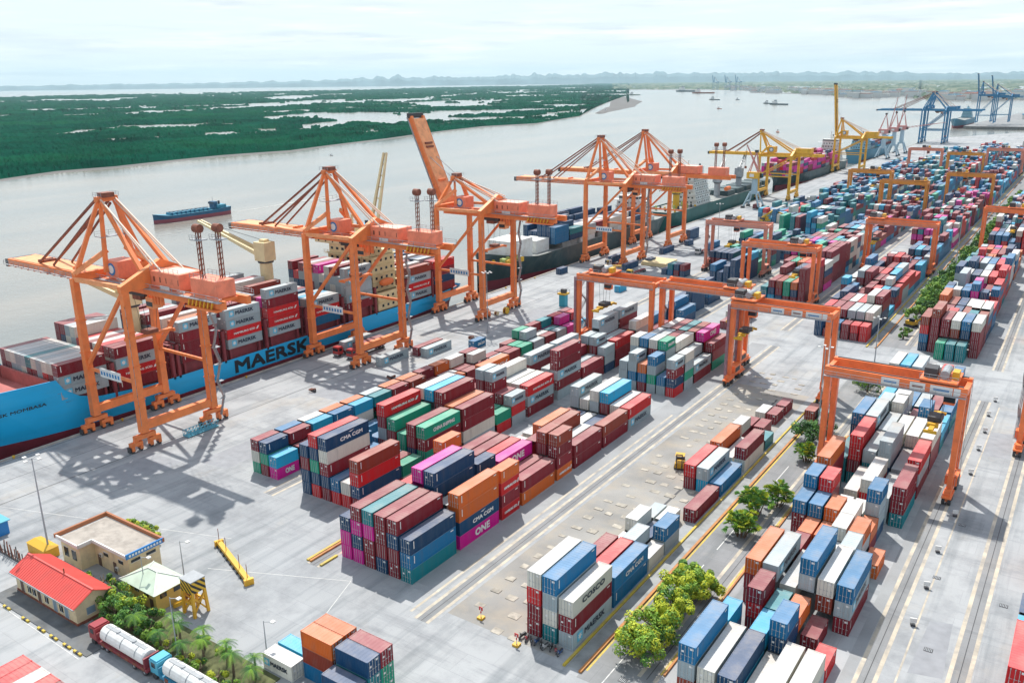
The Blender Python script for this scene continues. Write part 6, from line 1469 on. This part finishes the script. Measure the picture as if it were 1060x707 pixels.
for i, (x, y) in enumerate(((-165.5, 216), (-172.2, 152), (-161, 172))):
    r = random.Random(i); mb = MB()
    for k in range(7): a = r.uniform(0, 3); mb.tube((r.uniform(-.8, .8), r.uniform(-.8, .8), .25+.3*(k//3)), (1.4*cos(a)+r.uniform(-.4, .4), 1.4*sin(a), .25+.3*(k//3)), .24, n=8, m=m_dgr if k % 3 else m_rst)
    o = mb.obj('rope_pile', loc=(x, y, 0)); tag(o, ('dark pile of tarpaulin rolls beside the blue short container', 'small rusty heap on the quay between the crane rails', 'small dark heap between crane and container rows')[i], 'pile')
# hatch covers stored on the quay
for i, (u_, cc, w_, l_) in enumerate((((-165, 360), m_crm, 12, 13), ((-160, 578), m_rdk, 12, 9), ((-158, 556), mat('hatch teal', (.05, .28, .26), .6), 13, 10), ((-158, 625), m_rdk, 12, 10), ((-155, 606), mat('hatch teal', (.05, .28, .26), .6), 12, 9))):
    mb = MB()
    for k in range(2): mb.box(-w_/2+k*.3, -l_/2, .1+k*.9, w_/2+k*.3, l_/2, .85+k*.9, cc)
    for k in range(5): mb.box(-w_/2+.4, -l_/2+.6+k*l_/5, 1.75, w_/2-.2, -l_/2+.8+k*l_/5, 1.86, cc)
    o = mb.obj('hatch_cover_stack', loc=(u_[0], u_[1], 0)); tag(o, ('flat cream hatch covers lying on the quay beside the salmon gantry', 'nearer red hatch covers on the quay behind the jib crane', 'nearer teal hatch covers on the quay behind the jib crane', 'farther red hatch covers below the yellow crane', 'farther teal hatch covers below the yellow crane')[i], 'hatch covers')
# mooring bollards along the quay edge
for i, y in enumerate(range(62, 420, 22)):
    if any(abs(y-q) < 3 for q in (104, 123, 176, 195, 238, 258)): y += 5
    mb = MB(); mb.tube((0, 0, 0), (0, 0, .45), .24, .2, 10, m_yhk); mb.tube((0, 0, .45), (0, 0, .65), .38, .3, 10, m_yhk); o = mb.obj('bollard', loc=(-197.0+.0, y, .0)); tag(o, 'yellow mooring bollard on the quay edge beside the moored ships', 'bollard', 'mooring bollards along the quay edge')
# lamp posts
def lamp(x, y, h, label, heads=4):
    o = empty('lamp_post', (x, y, 0)); tag(o, label, 'lamp post', 'lamp posts of the port')
    mb = MB(); mb.tube((0, 0, 0), (0, 0, h), .20 if h > 12 else .11, .09 if h > 12 else .06, 8, m_gul); mb.box(-.4, -.4, 0, .4, .4, .5, m_gul); mb.obj('pole', parent=o)
    for k in range(heads):
        a = k*2*pi/heads+.4; mb = MB(); mb.beam((0, 0, h-.2), (cos(a)*1.3, sin(a)*1.3, h), .08, .08, m_gul); mb.box(cos(a)*1.5-.3, sin(a)*1.5-.3, h-.12, cos(a)*1.5+.3, sin(a)*1.5+.3, h+.08, m_wht); mb.obj('lamp_head', parent=o)
lamp(-147.7, 65.8, 19.3, 'tall grey lamp post rising behind the red roofed building'); lamp(-121.0, 67.7, 7.7, 'thin lamp post standing against the pale green roof', 1); lamp(-102.8, 60.9, 10.4, 'thin lamp post rising from the palms beside the tank trucks', 1)
lamp(-91.9, 68.4, 6.3, 'thin lamp post beside the weathered cream container', 1); lamp(-121.1, 75, 7.0, 'thin lamp post at the back corner of the pale green roof', 1); lamp(-164.9, 225, 21, 'tall lamp post with round cluster head in front of the third orange crane', 6)
lamp(-47.7, 406, 28, 'tallest pale lamp post rising from the median trees'); lamp(-49.5, 205.1, 19.5, 'lamp post in the median close to the nearest gantry leg'); lamp(-48.6, 260.8, 14, 'lamp post at the cross road end of the median'); lamp(-47.7, 560, 28, 'pale lamp post in the far part of the median'); lamp(-160, 420, 21, 'lamp post on the quay apron behind the salmon gantry')
# left edge: picket row and blue shed
o = empty('pipe_rack', (-153.5, 61.5, 0)); tag(o, 'row of dark upright pipes behind a rail at the left edge', 'pipe rack'); mb = MB(); r = random.Random(4)
mb.beam((-5, 0, .9), (5, 0, .9), .12, .12, m_dgr); mb.beam((-5, 0, .2), (5, 0, .2), .2, .2, m_dgr); mb.obj('rail', parent=o)
for k in range(16): mb = MB(); x = -4.8+k*.64; mb.tube((x, 0, 0), (x+r.uniform(-.3, .3), r.uniform(-.3, .3), r.uniform(2, 3.2)), .1, n=6, m=m_rst if k % 3 else m_dgr); mb.obj('pipe', parent=o)
o = empty('blue_shed', (-165.4, 64.0, 0)); tag(o, 'light blue roofed shed cut by the left edge', 'shed'); mb = MB(); mb.box(-3, -2, 0, 3, 2, 2.7, m_bsg); mb.box(1, -2.05, 0, 2, -2, 2, m_door); mb.obj('wall', parent=o); mb = MB(); mb.box(-3.3, -2.4, 2.7, 3.3, 2.4, 2.85, mgw); mb.obj('roof', parent=o)

# ================================================================== VEGETATION
def leafmat(n, c): return mat(n, c, .6, var=.35, vscale=.6, spec=.25)
LM = [leafmat('leaf yellow green', (.42, .47, .03)), leafmat('leaf bright green', (.17, .31, .035)), leafmat('leaf mid green', (.08, .20, .035)), leafmat('leaf dark green', (.03, .105, .025))]
m_trk = mat('bark', (.16, .12, .08), .9, var=.3, vscale=3)
def crown(mb, rx, ry, rz, zc, n, leaf, pal, rnd, clumps=None):
    clumps = clumps or max(7, int(rx*ry*2.2)); cs = []
    for k in range(clumps):
        a = rnd.uniform(0, 2*pi); u = rnd.uniform(-.75, 1); q = rnd.uniform(.45, .95); s = sqrt(max(0, 1-u*u)) if u > 0 else 1
        cs.append((rx*q*s*cos(a), ry*q*s*sin(a), zc+rz*u*q, rnd.uniform(.28, .42)*min(rx, rz*1.2), rnd.choice(pal)))
    for k in range(n):
        cx_, cy_, cz_, cr_, mm_ = rnd.choice(cs)
        v = Vector((rnd.gauss(0, 1), rnd.gauss(0, 1), rnd.gauss(0, 1))).normalized()
        p = Vector((cx_, cy_, cz_))+v*cr_*rnd.uniform(.72, 1.05)
        d = (v+Vector((rnd.uniform(-.6, .6), rnd.uniform(-.6, .6), rnd.uniform(-.1, .8)))).normalized(); a = d.orthogonal().normalized(); b_ = d.cross(a); t_ = rnd.uniform(0, pi); a, b_ = a*cos(t_)+b_*sin(t_), b_*cos(t_)-a*sin(t_)
        s = leaf*rnd.uniform(.6, 1.3); m = LM[mm_] if rnd.random() < .8 else LM[rnd.choice(pal)]
        mb.quad([p-a*s, p-b_*s*.4, p+a*s, p+b_*s*.4], m)
def tree(x, y, r, h, label, pal, n=2600, leaf=.26, name='leafy_tree', group=None, trunk=.3, seed=0, cat='tree'):
    o = empty(name, (x, y, 0)); tag(o, label, cat, group); rnd = random.Random(seed+int(x*13+y*7))
    mb = MB(); hz_ = h*.45; mb.tube((0, 0, 0), (.1, .1, hz_), trunk, trunk*.6, 8, m_trk)
    for k in range(6): a = k*pi/3+rnd.uniform(-.3, .3); mb.tube((.1, .1, hz_*.75), (cos(a)*r*.6, sin(a)*r*.6, h*.72), trunk*.4, trunk*.12, 6, m_trk)
    mb.obj('trunk', parent=o)
    mb = MB(); crown(mb, r, r, h*.42, h*.56, n, leaf, pal, rnd); mb.obj('crown', parent=o); return o
def palm(x, y, h, label, pal=(2, 1, 3), fr=13, fl=1.9, group='palms in the planting bed', seed=0, trunk=.16):
    o = empty('palm_tree', (x, y, 0)); tag(o, label, 'palm tree', group); rnd = random.Random(seed+int(x*11+y*3))
    mb = MB(); mb.tube((0, 0, 0), (rnd.uniform(-.2, .2), .1, h), trunk*1.3, trunk*.8, 8, m_trk); mb.obj('trunk', parent=o)
    mb = MB()
    for k in range(fr):
        a = 2*pi*k/fr+rnd.uniform(-.2, .2); up = rnd.uniform(.15, .9); L = fl*rnd.uniform(.8, 1.1); pts = []
        for i in range(7):
            t_ = i/6; pts.append(Vector((cos(a)*L*t_*cos(up*.6), sin(a)*L*t_*cos(up*.6), h+L*(up*.75*t_-(.45+.5*up)*t_*t_))))
        sd_ = Vector((-sin(a), cos(a), 0)); m = LM[rnd.choice(pal)]
        for i in range(6):
            for q in range(3):
                f0 = (i+q/3)/6; f1 = (i+(q+.7)/3)/6; p0 = pts[i].lerp(pts[i+1], q/3); p1 = pts[i].lerp(pts[i+1], (q+.7)/3); w0 = L*.26*(1-abs(f0-.4)*1.1)+.06
                dr = Vector((0, 0, -w0*.55)); fw = (pts[i+1]-pts[i])*.9
                mb.quad([p0, p1, p1+sd_*w0+dr+fw], m); mb.quad([p1, p0, p0-sd_*w0+dr+fw], m)
    mb.obj('crown', parent=o); return o
gB = 'bright bushy trees in the median'
for i, (x, y, r, h) in enumerate(((-46.0, 98.6, 4.0, 5.4), (-46.4, 104.4, 3.9, 5.2), (-46.0, 110.2, 3.8, 5.0), (-46.8, 115.8, 3.8, 4.8), (-44.0, 118.6, 2.9, 4.4), (-47.8, 120.8, 2.6, 4.0))):
    tree(x, y, r, h, ('nearest', 'second', 'third', 'fourth', 'fifth', 'farthest')[i]+' of six bright yellow green bushy trees in the median', (0, 0, 0, 1, 1, 2), 5200, .26, group=gB)
gR = 'round shrubs and fan palms in the median'
def fan(x, y, r, h, label, pal=(1, 2, 1, 0)):
    o = empty('fan_palm', (x, y, 0)); tag(o, label, 'palm tree', gR); rnd = random.Random(int(x*5+y*9))
    heads = []
    mb = MB()
    for k in range(9):
        a = k*2*pi/8+rnd.uniform(-.3, .3); q = 0 if k == 8 else rnd.uniform(.35, .62)*r; hh = h*(rnd.uniform(.72, .85) if k == 8 else rnd.uniform(.38, .66)); p = Vector((cos(a)*q, sin(a)*q, hh)); heads.append(p)
        mb.tube((cos(a)*q*.4, sin(a)*q*.4, 0), p, .13, .09, 6, m_trk)
    mb.obj('trunk', parent=o); mb = MB()
    for p in heads:
        for k in range(22):
            a = rnd.uniform(0, 2*pi); up = rnd.uniform(-.25, 1.25); L = rnd.uniform(.42, .62)*r; m = LM[rnd.choice(pal)] if up < .7 else LM[rnd.choice((0, 1, 2))]
            d = Vector((cos(a)*cos(up), sin(a)*cos(up), sin(up))); sd_ = Vector((-sin(a), cos(a), 0)); tip = p+d*L+Vector((0, 0, -L*.22)); mid = p+d*L*.55
            for j in range(5):
                t_ = (j-2)*.34; e = (d*cos(t_)+sd_*sin(t_)); c_ = mid; w_ = sd_*cos(t_)-d*sin(t_)
                mb.quad([c_, c_+e*L*.3+w_*L*.09, c_+e*L*.62+Vector((0, 0, -L*.16)), c_+e*L*.3-w_*L*.09], m)
            mb.beam(p, mid, .04, .04, LM[2])
    mb.obj('crown', parent=o)
fan(-45.8, 141.0, 3.3, 5.0, 'nearest round fan palm clump in the median'); fan(-46.4, 150.2, 3.6, 5.6, 'second round fan palm clump in the median'); fan(-44.0, 156.4, 3.1, 5.2, 'third round fan palm clump in the median, beside the blue containers'); fan(-45.3, 180.6, 2.9, 4.6, 'yellowish fan palm clump just behind the dark tree shadow', (0, 1, 2))
tree(-48.0, 191.6, 3.9, 5.6, 'dark dense tree beside the legs of the nearest gantry', (3, 3, 2), 3200, .3); tree(-46.5, 199.5, 2.6, 4.4, 'small dark tree behind the dense dark one in the median', (3, 2), 1600, .3)
for i, (x, y, r, h) in enumerate(((-44.6, 234, 3.6, 5.4), (-46.8, 241, 3.4, 5), (-44.6, 248, 3.0, 4.6))): tree(x, y, r, h, ('nearest', 'middle', 'farthest')[i]+' green tree seen under the beam of the nearest gantry', (3, 2, 1), 1800, .3)
k = 0; r = random.Random(9)
for y in list(range(292, 298, 5))+[318, 324, 330, 336, 343, 350, 357, 364, 371, 378, 386, 394, 402, 411]+list(range(430, 700, 13)):
    k += 1
    if y < 300: tree(-46.6, y, 1.8, 2.4, ('low green shrub in the median nearest the cross road', 'low green shrub in the median just behind another low shrub')[k-1], (2, 1), 700, .3); continue
    x_ = -47.4+r.uniform(-1.2, 1.2); tree(x_, y, (r.uniform(3.5, 4.8) if y < 420 else r.uniform(3.0, 4.0)), r.uniform(5.0, 6.8), ordn(k-1)+' dark green tree counted away from the cross road in the median', (3, 2, 2, 1) if k % 3 else (2, 1, 1), 1600 if y < 420 else 420, .42 if y < 420 else .7, group='dark trees along the far median')
tree(-52.0+4, 300, 1.6, 2.0, 'small round shrub beside the excavator', (2, 1), 500, .3)
# planting bed by the buildings
bed = [(-123.8, 61.6, 2.5, 4.0), (-121.6, 63.4, 2.3, 4.2), (-119.4, 61.2, 2.7, 4.6), (-117.2, 62.8, 2.5, 4.2), (-114.8, 61.0, 2.5, 4.0), (-112.8, 63.0, 2.2, 3.6), (-110.6, 61.2, 2.2, 3.6), (-127.2, 65.2, 1.8, 2.8), (-130.0, 65.4, 1.9, 2.6), (-132.8, 64.6, 1.6, 2.2)]
for i, (x, y, rr_, h) in enumerate(bed): tree(x, y, rr_, h, ordn(i+1)+' bush counted from the palms beside the red roofed building' if i < 7 else ordn(i-6)+' low bush in the court between the red and flat roofs', (2, 3, 1, 0) if i % 2 else (3, 2, 1), 1900, .2, name='garden_tree', group='bushes around the small buildings')
tree(-143.4, 79.4, 2.0, 3.2, 'left yellow green tree behind the flat roofed building', (0, 1, 1), 1500, .22); tree(-139.6, 79.8, 2.2, 3.2, 'middle yellow green tree behind the flat roofed building', (1, 0, 2), 1600, .22); tree(-136.0, 79.4, 1.9, 2.8, 'right yellow green tree behind the flat roofed building', (0, 1), 1300, .22)
pl = [(-107.6, 63.9, 4.0), (-104.4, 62.6, 4.4), (-101.2, 64.4, 3.8), (-98.6, 62.4, 4.2), (-95.6, 64.2, 3.6), (-92.4, 62.8, 4.0), (-89.6, 64.4, 3.6), (-87.4, 62.2, 3.9), (-106.2, 60.4, 3.6), (-101.0, 60.6, 3.6), (-111.6, 60.0, 4.6)]
for i, (x, y, h) in enumerate(pl): palm(x, y, h, ordn(i+1)+' small coconut palm from the left in the planting bed' if i < 10 else 'palm standing among the bushes next to the tank truck')
hd = [(-108.5, 60.6, 1.5, 2.0), (-105.0, 60.6, 1.7, 2.4), (-100.6, 60.5, 1.7, 2.3), (-97.0, 60.4, 1.8, 2.4), (-93.4, 60.6, 1.8, 2.4), (-90.0, 60.3, 1.7, 2.2), (-102.6, 65.2, 1.2, 1.5), (-98, 65.3, 1.1, 1.4)]
for i, (x, y, rr_, h) in enumerate(hd): tree(x, y, rr_, h, ordn(i+1)+' yellow green shrub at the feet of the small palms', (0, 1, 2), 1100, .2, name='hedge_shrub', group='shrubs under the small palms', cat='shrub')
